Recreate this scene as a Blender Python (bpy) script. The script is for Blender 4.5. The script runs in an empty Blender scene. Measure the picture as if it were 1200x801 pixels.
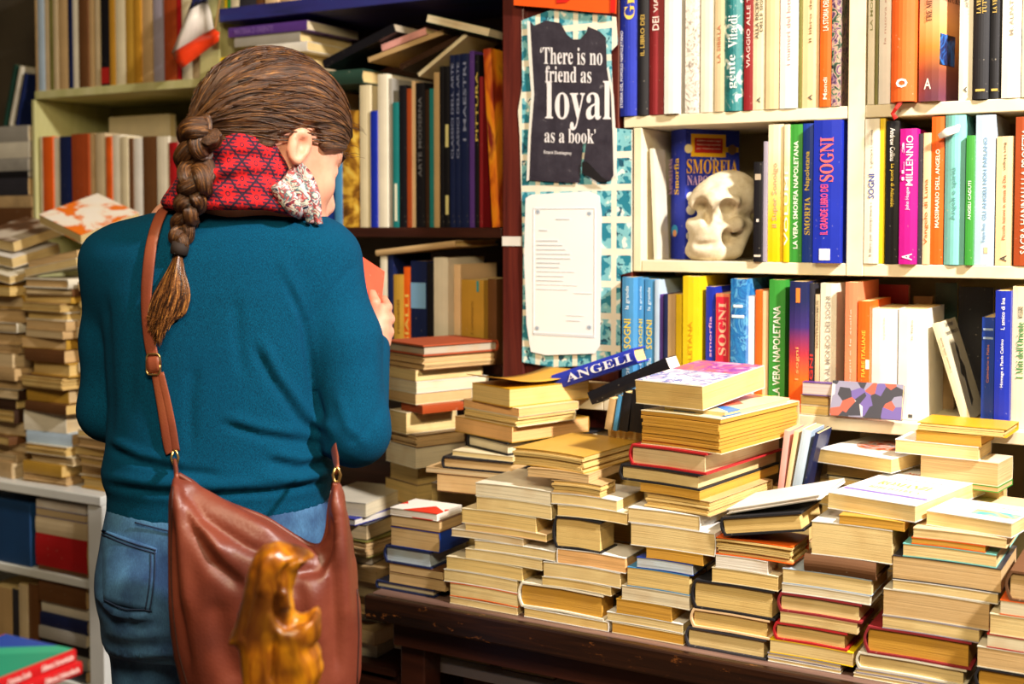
import bpy, bmesh, math, random
import numpy as np
from mathutils import Vector, Matrix
from mathutils.bvhtree import BVHTree

# ------------------------------------------------------------------ camera, world, lights, exposure
scene = bpy.context.scene
col = scene.collection
F, CX, PY0, HCAM, PITCH = 1450.0, 600.0, 325.3, 1.37, math.radians(2.5)
cam = bpy.data.objects.new('camera', bpy.data.cameras.new('camera'))
col.objects.link(cam); scene.camera = cam
cam.data.sensor_width = 36.0; cam.data.lens = F * 36 / 1200
cam.data.shift_y = -75.2 / 1200
cam.data.clip_start = 0.02
cam.location = (0, 0, HCAM); cam.rotation_euler = (math.pi / 2 - PITCH, 0, 0)
cam.data.dof.use_dof = True; cam.data.dof.focus_distance = 1.80; cam.data.dof.aperture_fstop = 3.6

w = bpy.data.worlds.new('world'); scene.world = w; w.use_nodes = True
w.node_tree.nodes['Background'].inputs[0].default_value = (1.0, 0.80, 0.58, 1)
w.node_tree.nodes['Background'].inputs[1].default_value = 0.05

def lamp(name, loc, tgt, energy, color, size, kind='AREA', spread=None):
    d = bpy.data.lights.new(name, kind); d.energy = energy; d.color = color
    if kind == 'AREA':
        d.shape = 'DISK'; d.size = size
        if spread: d.spread = math.radians(spread)
    else: d.shadow_soft_size = size
    o = bpy.data.objects.new(name, d); col.objects.link(o); o.location = loc
    v = Vector(tgt) - Vector(loc); o.rotation_euler = v.to_track_quat('-Z', 'Y').to_euler()
    return o
lamp('ceiling_spot_key', (1.45, 0.60, 2.68), (0.40, 1.85, 1.05), 50, (1.0, 0.92, 0.86), 0.16, spread=120)
lamp('ceiling_bulb_warm', (-0.55, 0.55, 2.55), (-0.35, 2.0, 1.0), 14, (1.0, 0.80, 0.55), 0.5)
lamp('ceiling_bulb_table', (0.05, 0.15, 2.2), (0.4, 1.9, 0.8), 22, (1.0, 0.82, 0.52), 0.4)
vs = scene.view_settings
scene.display_settings.display_device = 'sRGB'
vs.view_transform = 'Standard'; vs.look = 'None'; vs.gamma = 1.0; vs.use_curve_mapping = False
vs.exposure = 0.25

# ------------------------------------------------------------------ pixel -> place
FWD = Vector((0, math.cos(PITCH), -math.sin(PITCH))); UP = Vector((0, math.sin(PITCH), math.cos(PITCH)))
CAM = Vector((0, 0, HCAM))
TH = math.radians(-30)                       # direction of the shelf wall
U = Vector((math.cos(TH), math.sin(TH), 0)); BK = Vector((-math.sin(TH), math.cos(TH), 0)); ZV = Vector((0, 0, 1))
def ray(px, py): return FWD + Vector((1, 0, 0)) * ((px - CX) / F) + UP * ((PY0 - py) / F)
def at(px, py, D):                           # on the vertical plane parallel to the shelves, D from the camera
    r = ray(px, py); return CAM + r * (D / r.dot(BK))
def aty(px, py, Y):
    r = ray(px, py); return CAM + r * (Y / r.y)
def atz(px, py, z):
    r = ray(px, py); return CAM + r * ((z - HCAM) / r.z)
def wp(u, D, z): return U * u + BK * D + ZV * z
def pix(p):
    v = Vector(p) - CAM; d = v.dot(FWD); return CX + F * v.x / d, PY0 - F * v.dot(UP) / d
def zat(px, py, D): return at(px, py, D).z
def uat(px, py, D): return at(px, py, D).dot(U)

def lin(h):
    h = h.lstrip('#'); c = [int(h[i:i + 2], 16) / 255 for i in (0, 2, 4)]
    return tuple(x / 12.92 if x <= .04045 else ((x + .055) / 1.055) ** 2.4 for x in c) + (1.0,)
PAL = dict(cream='e9dcb8', ivory='f0e8d2', white='f2efe8', yellowed='e0c583', amber='c8922e', tan='c9a877', beige='d6c19a',
    brown='6b4526', rust='a8481f', red='b3171c', crimson='8e1f26', orange='f0651a', salmon='f08a62', pink='e8a7a0',
    magenta='c3148c', purple='5b3a8e', navy='16224e', blue='1b3fa0', royal='1a2fae', sky='4d94c8', teal='1f7f80', aqua='7fccc6',
    green='3d9a3a', darkgreen='1d3f33', olive='7d7a3a', black='15141a', charcoal='33323a', grey='a9a59c', lilac='a79fb0',
    yellow='f2cf1c', ochre='c79a3a', lightblue='b9cfe4', pale='e3dcc8', mustard='d6a21e', darkbrown='3a2416', peach='f3cfa0')
PAGE = dict(cream='e6cc8f', ivory='ecdcb4', white='efe8dc', yellowed='e2c27a', amber='cf9a34', tan='d3b17c', beige='dcc396', brown='8a5e34', rust='a8481f', peach='eeb877', pale='e4d7b6', grey='b3a893', lilac='c5b6b4', lightblue='c4d2dc')
NICE = dict(royal='bright blue', lightblue='pale blue', darkgreen='dark green', darkbrown='dark brown', pale='pale grey-cream', sky='sky blue', yellowed='yellowed cream')
def cname(c): return NICE.get(c, c)

# ------------------------------------------------------------------ materials
class NT:
    def __init__(s, name):
        s.m = bpy.data.materials.new(name); s.m.use_nodes = True; s.t = s.m.node_tree
        s.b = s.t.nodes['Principled BSDF']
    def n(s, typ, **kw):
        x = s.t.nodes.new(typ)
        for k, v in kw.items():
            if k.startswith('i_'):
                key = k[2:]; key = int(key) if key.isdigit() else key.replace('_', ' ')
                if isinstance(v, bpy.types.NodeSocket): s.t.links.new(v, x.inputs[key])
                else: x.inputs[key].default_value = v
            else: setattr(x, k, v)
        return x
    def link(s, a, b): s.t.links.new(a, b)
    def obj(s): return s.n('ShaderNodeTexCoord').outputs['Object']
    def map(s, vec, sc=(1, 1, 1), loc=(0, 0, 0), rot=(0, 0, 0)):
        return s.n('ShaderNodeMapping', i_Vector=vec, i_Scale=sc, i_Location=loc, i_Rotation=rot).outputs[0]
    def noise(s, vec, scale=5, detail=3, rough=.5, dist=0): 
        return s.n('ShaderNodeTexNoise', i_Vector=vec, i_Scale=scale, i_Detail=detail, i_Roughness=rough, i_Distortion=dist).outputs['Fac']
    def ramp(s, fac, stops, interp='LINEAR'):
        r = s.n('ShaderNodeValToRGB', i_Fac=fac); r.color_ramp.interpolation = interp
        e = r.color_ramp.elements
        while len(e) < len(stops): e.new(.5)
        for el, (p, c) in zip(e, stops): el.position = p; el.color = lin(c) if isinstance(c, str) else (c, c, c, 1)
        return r.outputs[0]
    def mix(s, fac, a, b, mode='MIX'):
        x = s.n('ShaderNodeMix', data_type='RGBA', blend_type=mode)
        for i, v in ((0, fac), (6, a), (7, b)):
            if isinstance(v, bpy.types.NodeSocket): s.link(v, x.inputs[i])
            elif isinstance(v, str): x.inputs[i].default_value = lin(v)
            else: x.inputs[i].default_value = v
        return x.outputs[2]
    def math(s, op, a, b=0.0, c=None):
        x = s.n('ShaderNodeMath', operation=op)
        for i, v in enumerate((a, b) if c is None else (a, b, c)):
            if isinstance(v, bpy.types.NodeSocket): s.link(v, x.inputs[i])
            else: x.inputs[i].default_value = v
        return x.outputs[0]
    def color(s, c):
        if isinstance(c, bpy.types.NodeSocket): s.link(c, s.b.inputs['Base Color'])
        else: s.b.inputs['Base Color'].default_value = lin(c)
    def rough(s, v): s.b.inputs['Roughness'].default_value = v
    def bump(s, h, strength=.3, dist=.002):
        b = s.n('ShaderNodeBump', i_Height=h, i_Strength=strength, i_Distance=dist); s.link(b.outputs[0], s.b.inputs['Normal'])

M = {}
def plain(name, hexc, rough=.6, metal=0.0):
    k = (name, hexc)
    if k in M: return M[k]
    t = NT(name); v = t.obj(); nz = t.noise(v, 25, 3)
    t.color(t.mix(1.0, hexc, t.ramp(nz, [(.25, .86), (.75, 1.0)]), 'MULTIPLY')); t.rough(rough); t.b.inputs['Metallic'].default_value = metal
    M[k] = t.m; return t.m
def mk_paper():
    t = NT('book_pages'); oi = t.n('ShaderNodeObjectInfo')
    v = t.obj(); ofs = t.n('ShaderNodeVectorMath', operation='ADD', i_0=v)
    t.link(oi.outputs['Random'], ofs.inputs[1])
    l = t.noise(t.map(ofs.outputs[0], (5, 5, 520)), 1, 4, .65)
    b = t.noise(ofs.outputs[0], 22, 2)
    c = t.mix(1.0, oi.outputs['Color'], t.ramp(l, [(.30, .66), (.5, .95), (.72, 1.0)]), 'MULTIPLY')
    c = t.mix(t.ramp(b, [(.45, 0.0), (.8, .38)]), c, 'b98a45'); t.color(c); t.rough(.85); t.bump(l, .35, .0015); return t.m
def mk_cover(name, rough, bump):
    t = NT(name); oi = t.n('ShaderNodeObjectInfo'); v = t.obj()
    nz = t.noise(v, 18, 4); c = t.mix(1.0, oi.outputs['Color'], t.ramp(nz, [(.25, .84), (.7, 1.0)]), 'MULTIPLY')
    sp = t.noise(v, 140, 2); c = t.mix(t.ramp(sp, [(.70, 0.0), (.78, .35)]), c, 'd8ccb4')
    t.color(c); t.rough(rough)
    if bump: t.bump(t.noise(v, 900, 2), bump, .0006)
    return t.m
PAPER = mk_paper(); CARD = mk_cover('card_cover', .38, 0); CLOTH = mk_cover('cloth_cover', .7, .3)
def mk_ink():
    t = NT('printed_ink'); t.link(t.n('ShaderNodeObjectInfo').outputs['Color'], t.b.inputs['Base Color']); t.rough(.5); return t.m
INK = mk_ink()
def art(name, cols, scale=20, kind='noise', dist=1.0, sc=(1, 1, 1)):
    t = NT(name); v = t.map(t.obj(), sc)
    if kind == 'vor':
        f = t.n('ShaderNodeTexVoronoi', i_Vector=v, i_Scale=scale).outputs['Color']; f = t.n('ShaderNodeSeparateColor', i_0=f).outputs[0]
    elif kind == 'band': f = t.n('ShaderNodeSeparateXYZ', i_0=v).outputs[0]; f = t.math('MULTIPLY', f, scale)
    else: f = t.noise(v, scale, 3, .55, dist)
    n = len(cols); lo, hi = (.05, .95) if kind != 'noise' else (.32, .68)
    t.color(t.ramp(f, [(lo + (hi - lo) * i / max(1, n - 1), c) for i, c in enumerate(cols)], 'LINEAR' if kind != 'vor' else 'CONSTANT')); t.rough(.4)
    return t.m
def wood(name, c1, c2, c3, rough=.45, sc=(2, 30, 30), wear=None):
    t = NT(name); v = t.obj(); n1 = t.noise(t.map(v, sc), 1.5, 5, .6, .6)
    c = t.ramp(n1, [(.3, c1), (.5, c2), (.7, c3)])
    if wear:
        w_ = t.noise(t.map(v, (.45, 1, 1)), 75, 6, .75); c = t.mix(t.ramp(w_, [(.60, 0.0), (.66, .9)]), c, wear)
    t.color(c); t.rough(rough); t.bump(n1, .25, .002); return t.m

# ------------------------------------------------------------------ object helpers
def tag(o, label=None, cat=None, group=None, kind=None):
    if label: o['label'] = label
    if cat: o['category'] = cat
    if group: o['group'] = group
    if kind: o['kind'] = kind
    return o
def empty(name, mat=None):
    o = bpy.data.objects.new(name, None); col.objects.link(o); o.empty_display_size = .02
    if mat is not None: o.matrix_world = mat
    return o
def mobj(name, V, Fc, m, parent=None, color=None, smooth=False, mat=None):
    me = bpy.data.meshes.new(name); me.from_pydata([tuple(v) for v in V], [], [tuple(int(i) for i in f) for f in Fc]); me.update()
    if smooth: me.polygons.foreach_set('use_smooth', [True] * len(me.polygons))
    me.materials.append(m); o = bpy.data.objects.new(name, me); col.objects.link(o)
    if mat is not None: o.matrix_world = mat
    if parent is not None: o.parent = parent
    if color is not None: o.color = lin(PAL.get(color, color)) if isinstance(color, str) else color
    return o
def boxvf(x0, x1, y0, y1, z0, z1):
    V = [(x, y, z) for z in (z0, z1) for y in (y0, y1) for x in (x0, x1)]
    return V, [(0, 2, 3, 1), (4, 5, 7, 6), (0, 1, 5, 4), (2, 6, 7, 3), (0, 4, 6, 2), (1, 3, 7, 5)]
def join(parts):
    V = []; Fc = []
    for v, f in parts:
        o = len(V); V += list(v); Fc += [tuple(i + o for i in q) for q in f]
    return V, Fc
def bevel_box(name, x0, x1, y0, y1, z0, z1, m, parent=None, bev=.002, color=None, mat=None):
    bm = bmesh.new(); V, Fc = boxvf(x0, x1, y0, y1, z0, z1); vs_ = [bm.verts.new(v) for v in V]
    for f in Fc: bm.faces.new([vs_[i] for i in f])
    if bev: bmesh.ops.bevel(bm, geom=bm.edges[:], offset=bev, segments=2, affect='EDGES', profile=.5)
    me = bpy.data.meshes.new(name); bm.to_mesh(me); bm.free(); me.materials.append(m)
    o = bpy.data.objects.new(name, me); col.objects.link(o)
    if mat is not None: o.matrix_world = mat
    if parent is not None: o.parent = parent
    if color is not None: o.color = lin(PAL.get(color, color))
    return o
def frame(o, ax, ay, az):
    m = Matrix.Identity(4)
    for i, a in enumerate((ax, ay, az)):
        for r in range(3): m[r][i] = a[r]
    for r in range(3): m[r][3] = o[r]
    return m
WALLM = frame((0, 0, 0), U, BK, ZV)
def wbox(name, u0, u1, d0, d1, z0, z1, m, parent=None, bev=.002):     # box in shelf-wall axes; origin at its base
    if parent is not None: return bevel_box(name, u0, u1, d0, d1, z0, z1, m, parent, bev)
    c = wp((u0 + u1) / 2, (d0 + d1) / 2, z0)
    return bevel_box(name, -(u1 - u0) / 2, (u1 - u0) / 2, -(d1 - d0) / 2, (d1 - d0) / 2, 0, z1 - z0, m, None, bev, mat=frame(c, U, BK, ZV))
def tube(path, rad, seg=8, up=None, flat=1.0):                         # swept tube; rad number or list; flat squashes along the second axis
    P = [Vector(p) for p in path]; n = len(P); V = []; Fc = []
    prev = None
    for i in range(n):
        t = (P[min(i + 1, n - 1)] - P[max(i - 1, 0)]).normalized()
        ref = Vector(up[i]) if isinstance(up, list) else (Vector(up) if up is not None else (prev or Vector((0.31, 0.2, 0.93))))
        s_ = t.cross(ref)
        if s_.length < 1e-4: s_ = t.cross(Vector((1, .1, .2)))
        s_.normalize(); q = s_.cross(t); prev = q
        r = rad[i] if isinstance(rad, (list, tuple)) else rad
        for k in range(seg):
            a = 2 * math.pi * k / seg; V.append(P[i] + s_ * (math.cos(a) * r) + q * (math.sin(a) * r * flat))
    for i in range(n - 1):
        for k in range(seg):
            k2 = (k + 1) % seg; Fc.append((i * seg + k, i * seg + k2, (i + 1) * seg + k2, (i + 1) * seg + k))
    Fc.append(tuple(range(seg))[::-1]); Fc.append(tuple(range((n - 1) * seg, n * seg)))
    return V, Fc
_txt = {}
def serif(s): return ''.join(chr(0x1d400 + ord(c) - 65) if 'A' <= c <= 'Z' else chr(0x1d41a + ord(c) - 97) if 'a' <= c <= 'z' else c for c in s)
def textvf(body, sf=False):
    k = (body, sf)
    if k not in _txt:
        c = bpy.data.curves.new('t', 'FONT'); c.body = serif(body) if sf else body; c.resolution_u = 2
        if not sf: c.offset = .012
        o = bpy.data.objects.new('t', c); me = bpy.data.meshes.new_from_object(o)
        V = np.array([v.co[:] for v in me.vertices]); Fc = [tuple(p.vertices) for p in me.polygons]
        bpy.data.objects.remove(o); bpy.data.curves.remove(c); bpy.data.meshes.remove(me)
        lo = V.min(0); hi = V.max(0); _txt[k] = ((V - lo) / np.maximum(hi - lo, 1e-6), Fc, (hi - lo)[0] / (hi - lo)[1])
    return _txt[k]
def text_on(name, body, o, ex, ey, parent, color, sf=False, m=None):   # fills the rectangle o, ex, ey (local coordinates of the parent)
    V, Fc, _ = textvf(body, sf); o = np.array(o); ex = np.array(ex); ey = np.array(ey)
    P = o + V[:, :1] * ex + V[:, 1:2] * ey
    return mobj(name, P, Fc, m or INK, parent, color)

# ------------------------------------------------------------------ books
rng = random.Random(7)
def slab(x0, x1, y0, y1, z0, z1, nx, ny):
    V = []; Fc = []
    for z in (z0, z1):
        for j in range(ny + 1):
            for i in range(nx + 1): V.append((x0 + (x1 - x0) * i / nx, y0 + (y1 - y0) * j / ny, z))
    s = (nx + 1) * (ny + 1); g = lambda i, j, k: k * s + j * (nx + 1) + i
    for j in range(ny):
        for i in range(nx):
            Fc.append((g(i, j, 0), g(i, j + 1, 0), g(i + 1, j + 1, 0), g(i + 1, j, 0))); Fc.append((g(i, j, 1), g(i + 1, j, 1), g(i + 1, j + 1, 1), g(i, j + 1, 1)))
    for i in range(nx):
        Fc.append((g(i, 0, 0), g(i + 1, 0, 0), g(i + 1, 0, 1), g(i, 0, 1))); Fc.append((g(i, ny, 0), g(i, ny, 1), g(i + 1, ny, 1), g(i + 1, ny, 0)))
    for j in range(ny):
        Fc.append((g(0, j, 0), g(0, j, 1), g(0, j + 1, 1), g(0, j + 1, 0))); Fc.append((g(nx, j, 0), g(nx, j + 1, 0), g(nx, j + 1, 1), g(nx, j, 1)))
    return V, Fc
def book_parts(L, W, T, kind, nx=6):
    """canonical book: spine along X at y=0, width to y=W, thickness z 0..T -> cover (V,F), pages (V,F)"""
    hard = kind == 'h'; c = min(.0028 if hard else .0011, T * .2); ins = .0035 if hard else .0006
    bul = min(.006, T * .16) if hard else min(.0015, T * .05)
    ns = 6 if hard else 3
    outer = [(W, 0)] + [(W * .5, 0)] + [(-bul * math.sin(math.pi * k / ns), T * k / ns) for k in range(ns + 1)] + [(W * .5, T)] + [(W, T)]
    inner = [(W, c), (W * .5, c)] + [(c - bul * math.sin(math.pi * k / ns), c + (T - 2 * c) * k / ns) for k in range(ns + 1)] + [(W * .5, T - c), (W, T - c)]
    m = len(outer); V = []; Fc = []
    for i in range(nx + 1):
        x = L * i / nx
        V += [(x, y, z) for y, z in outer] + [(x, y, z) for y, z in inner]
    st = 2 * m
    for i in range(nx):
        a = i * st; b = a + st
        for k in range(m - 1):
            Fc.append((a + k, a + k + 1, b + k + 1, b + k)); Fc.append((a + m + k, b + m + k, b + m + k + 1, a + m + k + 1))
        Fc.append((a, b, b + m, a + m)); Fc.append((a + m - 1, a + 2 * m - 1, b + 2 * m - 1, b + m - 1))
    for a, rev in ((0, 1), (nx * st, 0)):
        for k in range(m - 1):
            q = (a + k, a + k + 1, a + m + k + 1, a + m + k); Fc.append(q[::-1] if rev else q)
    e = .00025
    if kind == 'r':                                                    # worn: signatures of uneven pages
        n = max(3, min(9, int(T / .0035))); parts = []; z = c + e
        for k in range(n):
            h = (T - 2 * c - 2 * e) / n; j = [rng.uniform(0, .0045) for _ in range(3)]
            parts.append(slab(j[0], L - j[1], c + e, W - j[2] + rng.uniform(0, .003), z, z + h * rng.uniform(.72, .96), nx, 1)); z += h
        pg = join(parts)
    else: pg = slab(ins, L - ins, c - bul * .5 + e, W - ins - (.001 if hard else 0), c + e, T - c - e, nx, 2)
    return (V, Fc), pg
ROT = {'F': lambda V, L, W: [(x, y, z) for x, y, z in V], 'B': lambda V, L, W: [(L - x, W - y, z) for x, y, z in V],
       'L': lambda V, L, W: [(y, L - x, z) for x, y, z in V], 'R': lambda V, L, W: [(W - y, x, z) for x, y, z in V]}
def build_book(mat, A, B, T, spine='B', kind='p', cover='cream', page='cream', warp=0.0, label='', group='books', name='book', cmat=None, skew=0.0, nx=6):
    """book filling A (local x) by B (local y) by T; spine on the F/B/L/R side"""
    L, W = (A, B) if spine in 'FB' else (B, A)
    cv, pg = book_parts(L, W, T, kind, nx); root = empty(name, mat)
    tag(root, label, 'book', group)
    out = []
    for nm, (V, Fc), m, c in (('cover', cv, cmat or (CLOTH if kind == 'h' else CARD), cover), ('pages', pg, PAPER, page)):
        V = ROT[spine](V, L, W)
        if warp or skew:
            V = [(x, y + skew * z, z + warp * (1 - (2 * x / A - 1) ** 2)) for x, y, z in V]
        o = mobj(nm, V, Fc, m, root, PAGE.get(c, c) if nm == 'pages' else c); out.append(o)
    return root, out
ORD = ['', 'first', 'second', 'third', 'fourth', 'fifth', 'sixth', 'seventh', 'eighth', 'ninth', 'tenth', 'eleventh', 'twelfth', 'thirteenth', 'fourteenth', 'fifteenth', 'sixteenth', 'seventeenth', 'eighteenth', 'nineteenth', 'twentieth',
       'twenty-first', 'twenty-second', 'twenty-third', 'twenty-fourth', 'twenty-fifth', 'twenty-sixth', 'twenty-seventh', 'twenty-eighth', 'twenty-ninth', 'thirtieth']
KIND = dict(p='paperback', h='hardback', r='worn paperback')

def upright_row(rowname, D, zb, books, group, hdef=.23, W=.14, hmax=9.0):
    """books: (x0, x1, ytop, cover, [opts]) from left to right, spines facing out"""
    roots = []; prev = None
    zpx = pix(wp(uat(books[0][0], 300, D), D, zb))[1]
    for i, bk in enumerate(books):
        x0, x1, yt, cv = bk[:4]; o = bk[4] if len(bk) > 4 else {}
        d = D + o.get('d', rng.uniform(0, .006)); ym = (max(yt, 0) + zpx) / 2
        u0, u1 = uat(x0, ym, d) + .0002, uat(x1, ym, d) - .0002
        if prev is not None and u0 < prev + .0003: u0 = prev + .0003
        prev = u1
        h = zat((x0 + x1) / 2, yt, d) - zb if yt > 0 else o.get('h', hdef)
        h = min(h, hmax); T = u1 - u0; Wb = o.get('W', W); kd = o.get('k', 'p')
        mat = frame(wp(u1, d, zb + .0005), ZV, BK, -U)
        lab = o.get('label') or f"{cname(cv)} {KIND[kd]}{o.get('x', '')}, {ORD[i + 1]} from left on {rowname}"
        root, parts = build_book(mat, h, Wb, T, 'F', kd, cv, o.get('p', 'cream'), label=lab, group=group, cmat=o.get('m'), nx=1)
        b_ = min(.006, T * .16) if kd == 'h' else min(.0015, T * .05)
        for tx in o.get('t', []):                                        # (text, colour, from, to, width fraction, offset, serif, downwards)
            body, tc, f0, f1 = tx[:4]; wf = tx[4] if len(tx) > 4 else .5; off = tx[5] if len(tx) > 5 else .5
            sf = tx[6] if len(tx) > 6 else False; dn = tx[7] if len(tx) > 7 else False
            y = -b_ - .0006
            if dn: text_on('spine_title', body, (h * f1, y, T * (off + wf / 2)), (-h * (f1 - f0), 0, 0), (0, 0, -T * wf), root, tc, sf)
            else: text_on('spine_title', body, (h * f0, y, T * (off - wf / 2)), (h * (f1 - f0), 0, 0), (0, 0, T * wf), root, tc, sf)
        for bd in o.get('b', []):                                        # printed band / emblem box on the spine: (colour, from, to, z0, z1)
            cb, f0, f1, z0, z1 = bd; V, Fc = boxvf(h * f0, h * f1, -b_ - .0004, -b_ + .0002, T * z0, T * z1); mobj('spine_print', V, Fc, INK, root, cb)
        roots.append(root)
    return roots
def obb(P, a, b, A, B, P2, a2, b2, A2, B2):
    c1 = [P, P + a * A, P + b * B, P + a * A + b * B]; c2 = [P2, P2 + a2 * A2, P2 + b2 * B2, P2 + a2 * A2 + b2 * B2]
    for ax in (a, b, a2, b2):
        s = [p.x * ax.x + p.y * ax.y for p in c1]; t = [p.x * ax.x + p.y * ax.y for p in c2]
        if max(s) < min(t) + .0008 or max(t) < min(s) + .0008: return False
    return True
ALLB = []                                                             # footprints, for checking
def stack(sname, D, books, z0, group, th=-30, warp=0.0, filler=None, kindlab=''):
    """lying books bottom-up: (xl, xc, xr, ytop, cover, page, opts). xc = pixel of the near right corner at distance D"""
    z = z0 + .0005; n = 0; out = []
    if filler:
        xl, xc, zt, thf = filler
        k = max(1, round((zt - z) / .045)); h = (zt - z) / k
        books = [(xl + rng.uniform(-3, 3), xc + rng.uniform(-3, 3), None, None, rng.choice(['cream', 'tan', 'brown', 'white']), 'yellowed', dict(T=h, th=thf, d=.05, W=.08)) for _ in range(k)] + list(books)
    tot = len(books)
    for bk in books:
        xl, xc, xr, yt, cv, pg = bk[:6]; o = bk[6] if len(bk) > 6 else {}
        t = math.radians(o.get('th', th)); a = Vector((math.cos(t), math.sin(t), 0)); b = Vector((-math.sin(t), math.cos(t), 0))
        yy = yt if yt is not None else 700
        Dc = D + o.get('d', 0); C = at(xc, yy, Dc)
        def hit(px, dr):
            r = ray(px, yy); s = r.x / r.y; return (C.y * s - C.x) / (dr.x - dr.y * s)
        A = hit(xl, -a); B = hit(xr, b) if xr else o.get('W', .135)
        B = max(.07, min(B, .26)); A = max(.06, min(A, .27))
        P0 = C - a * A
        if 'T' in o: T = o['T']
        else: 
            r = ray(xl, yt); T = (HCAM + r.z * (P0.y / r.y)) - z
        T = max(.006, T); kd = o.get('k', 'p'); n += 1
        bx_ = .006 if kd == 'h' else 0
        for it in range(14):                                           # keep clear of neighbours: shallower first, then shorter
            hit_ = [q for q in ALLB if q[6] < z + T - 1e-4 and q[7] > z + 1e-4 and obb(P0 - a * bx_, a, b, A + bx_, B, *q[1:6])]
            if not hit_: break
            if it < 9 and B > .05: B *= .93
            else: A -= .004; P0 = P0 + a * .004
        if 'label' in o: z += abs(warp)
        mat = frame((P0.x, P0.y, z), a, b, ZV)
        if 'tilt' in o: mat = mat @ Matrix.Rotation(math.radians(o['tilt']), 4, 'Y')
        if 'tilty' in o: mat = mat @ Matrix.Rotation(math.radians(o['tilty']), 4, 'X')
        lab = o.get('label') or f"{cname(cv)} {KIND[kd]}{o.get('x', '')}, {ORD[tot - n + 1]} from top, {sname}"
        root, parts = build_book(mat, A, B, T, o.get('s', 'B'), kd, cv, pg, warp if n > 1 and 'label' not in o else 0, lab, group, cmat=o.get('m'))
        ALLB.append((lab, P0.copy(), a, b, A, B, z, z + T)); out.append((root, A, B, T)); z += T + .0004
    return out, z
def free_book(p0, e1, e2, T, spine='F', kind='p', cover='cream', page='cream', label='', group='books', cmat=None, warp=0):
    """book with a corner at p0, its lower face spanned by e1 (x) and e2 (y)"""
    e1 = Vector(e1); e2 = Vector(e2); a = e1.normalized(); n = a.cross(e2).normalized(); b = n.cross(a)
    return build_book(frame(p0, a, b, n), e1.length, e2.dot(b), T, spine, kind, cover, page, warp, label, group, cmat=cmat)
# ------------------------------------------------------------------ setting
def mk_wallmat(name, c1, c2):
    t = NT(name); n = t.noise(t.obj(), 6, 5); t.color(t.ramp(n, [(.3, c1), (.7, c2)])); t.rough(.85); t.bump(t.noise(t.obj(), 60, 3), .2, .003); return t.m
PLASTER = mk_wallmat('dim_plaster', '4a4236', '5b5140'); CEIL = mk_wallmat('ceiling_plaster', '8d8270', 'a09582')
def mk_floor():
    t = NT('floor_boards'); v = t.obj(); n = t.noise(t.map(v, (1.5, 22, 1)), 2, 5, .6, .4); t.color(t.ramp(n, [(.3, '3a2516'), (.7, '6a4a2c')])); t.rough(.55); return t.m
tag(wbox('floor', -4, 3, -1.6, 2.45, -.05, 0, mk_floor(), bev=0), kind='structure')
tag(wbox('wall_back', -4, 3, 2.36, 2.45, 0, 2.75, PLASTER, bev=0), kind='structure')
tag(wbox('ceiling', -4, 3, -1.6, 2.45, 2.75, 2.8, CEIL, bev=0), kind='structure')
tag(wbox('wall_left', -4.1, -4, -1.6, 2.45, 0, 2.75, PLASTER, bev=0), kind='structure')
CREAM = wood('cream_painted_wood', 'd8cba6', 'e6dabb', 'efe6cc', .5, (3, 3, 3))
BROWN = wood('red_brown_wood', '3e1512', '57201a', '6b2b20', .38, (30, 30, 2))
DKBROWN = wood('dark_brown_wood', '2a130d', '3c1c13', '4b261a', .4, (2, 30, 30))
PALEGREEN = wood('pale_green_paint', 'b9b878', 'c9c68c', 'd6d2a0', .55, (8, 8, 2))
BLUEV = wood('blue_violet_paint', '272a63', '30307a', '2b3a86', .5, (3, 20, 20))
WHITEM = wood('white_paint', 'cfd3d0', 'dfe2de', 'e9ebe6', .4, (3, 3, 3))
TABLEW = wood('worn_dark_table', '170c08', '26130b', '3a1f10', .35, (2, 40, 40), wear='7a4720')
TABLETOP = wood('scuffed_table_top', '4b342a', '6b5046', '86695c', .5, (2, 30, 30))

# cream shelf unit
DC = 2.0
z1 = zat(870, 130, DC); z2 = zat(870, 306.5, DC); z3 = zat(1100, 493, DC); zt_ = z1 + .27
uL = uat(742, 230, DC); uD0, uD1 = uat(992.5, 230, DC), uat(1012.5, 230, DC); uR = uat(1260, 230, DC)
shelf = empty('bookcase', frame(wp((uL + uR) / 2, DC, 0), U, BK, ZV))
tag(shelf, 'cream painted bookcase with open shelves along the right of the wall', 'bookcase')
cx0 = (uL + uR) / 2
def cbox(name, u0, u1, d0, d1, za, zb, m=CREAM): return bevel_box(name, u0 - cx0, u1 - cx0, d0, d1, za, zb, m, shelf, .0015)
cbox('side_panel', uL, uL + .016, 0, .25, z2 - .02, z1 - .021); cbox('side_panel', uL, uL + .016, .19, .25, 0, z2 - .0205); cbox('side_panel', uR, uR + .018, 0, .25, 0, zt_)
cbox('divider', uD0, uD1, -.001, .25, z2 - .02, zt_); cbox('divider', uD0, uD1, .1, .25, 0, z3 - .021)
for zz, us in ((z1, uat(731, 130, DC)), (z2, uL + .0165), (z3, uat(720, 480, DC)), (.35, uL + .0165), (zt_ + .02, uL + .0165)):
    if zz < z2 - .1: cbox('shelf_board', us, uR, -.045 if zz == z3 else .1, .189, zz - .02, zz); continue
    cbox('shelf_board', us, uD0 - .0002, 0, .248, zz - .02, zz); cbox('shelf_board', uD1 + .0002, uR, 0, .248, zz - .02, zz)
cbox('back_panel', uL, uR, .2505, .262, 0, zt_ + .02, wood('cream_back_panel', '9a8d63', 'a89b70', 'b5a87d', .6, (3, 3, 3)))

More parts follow.
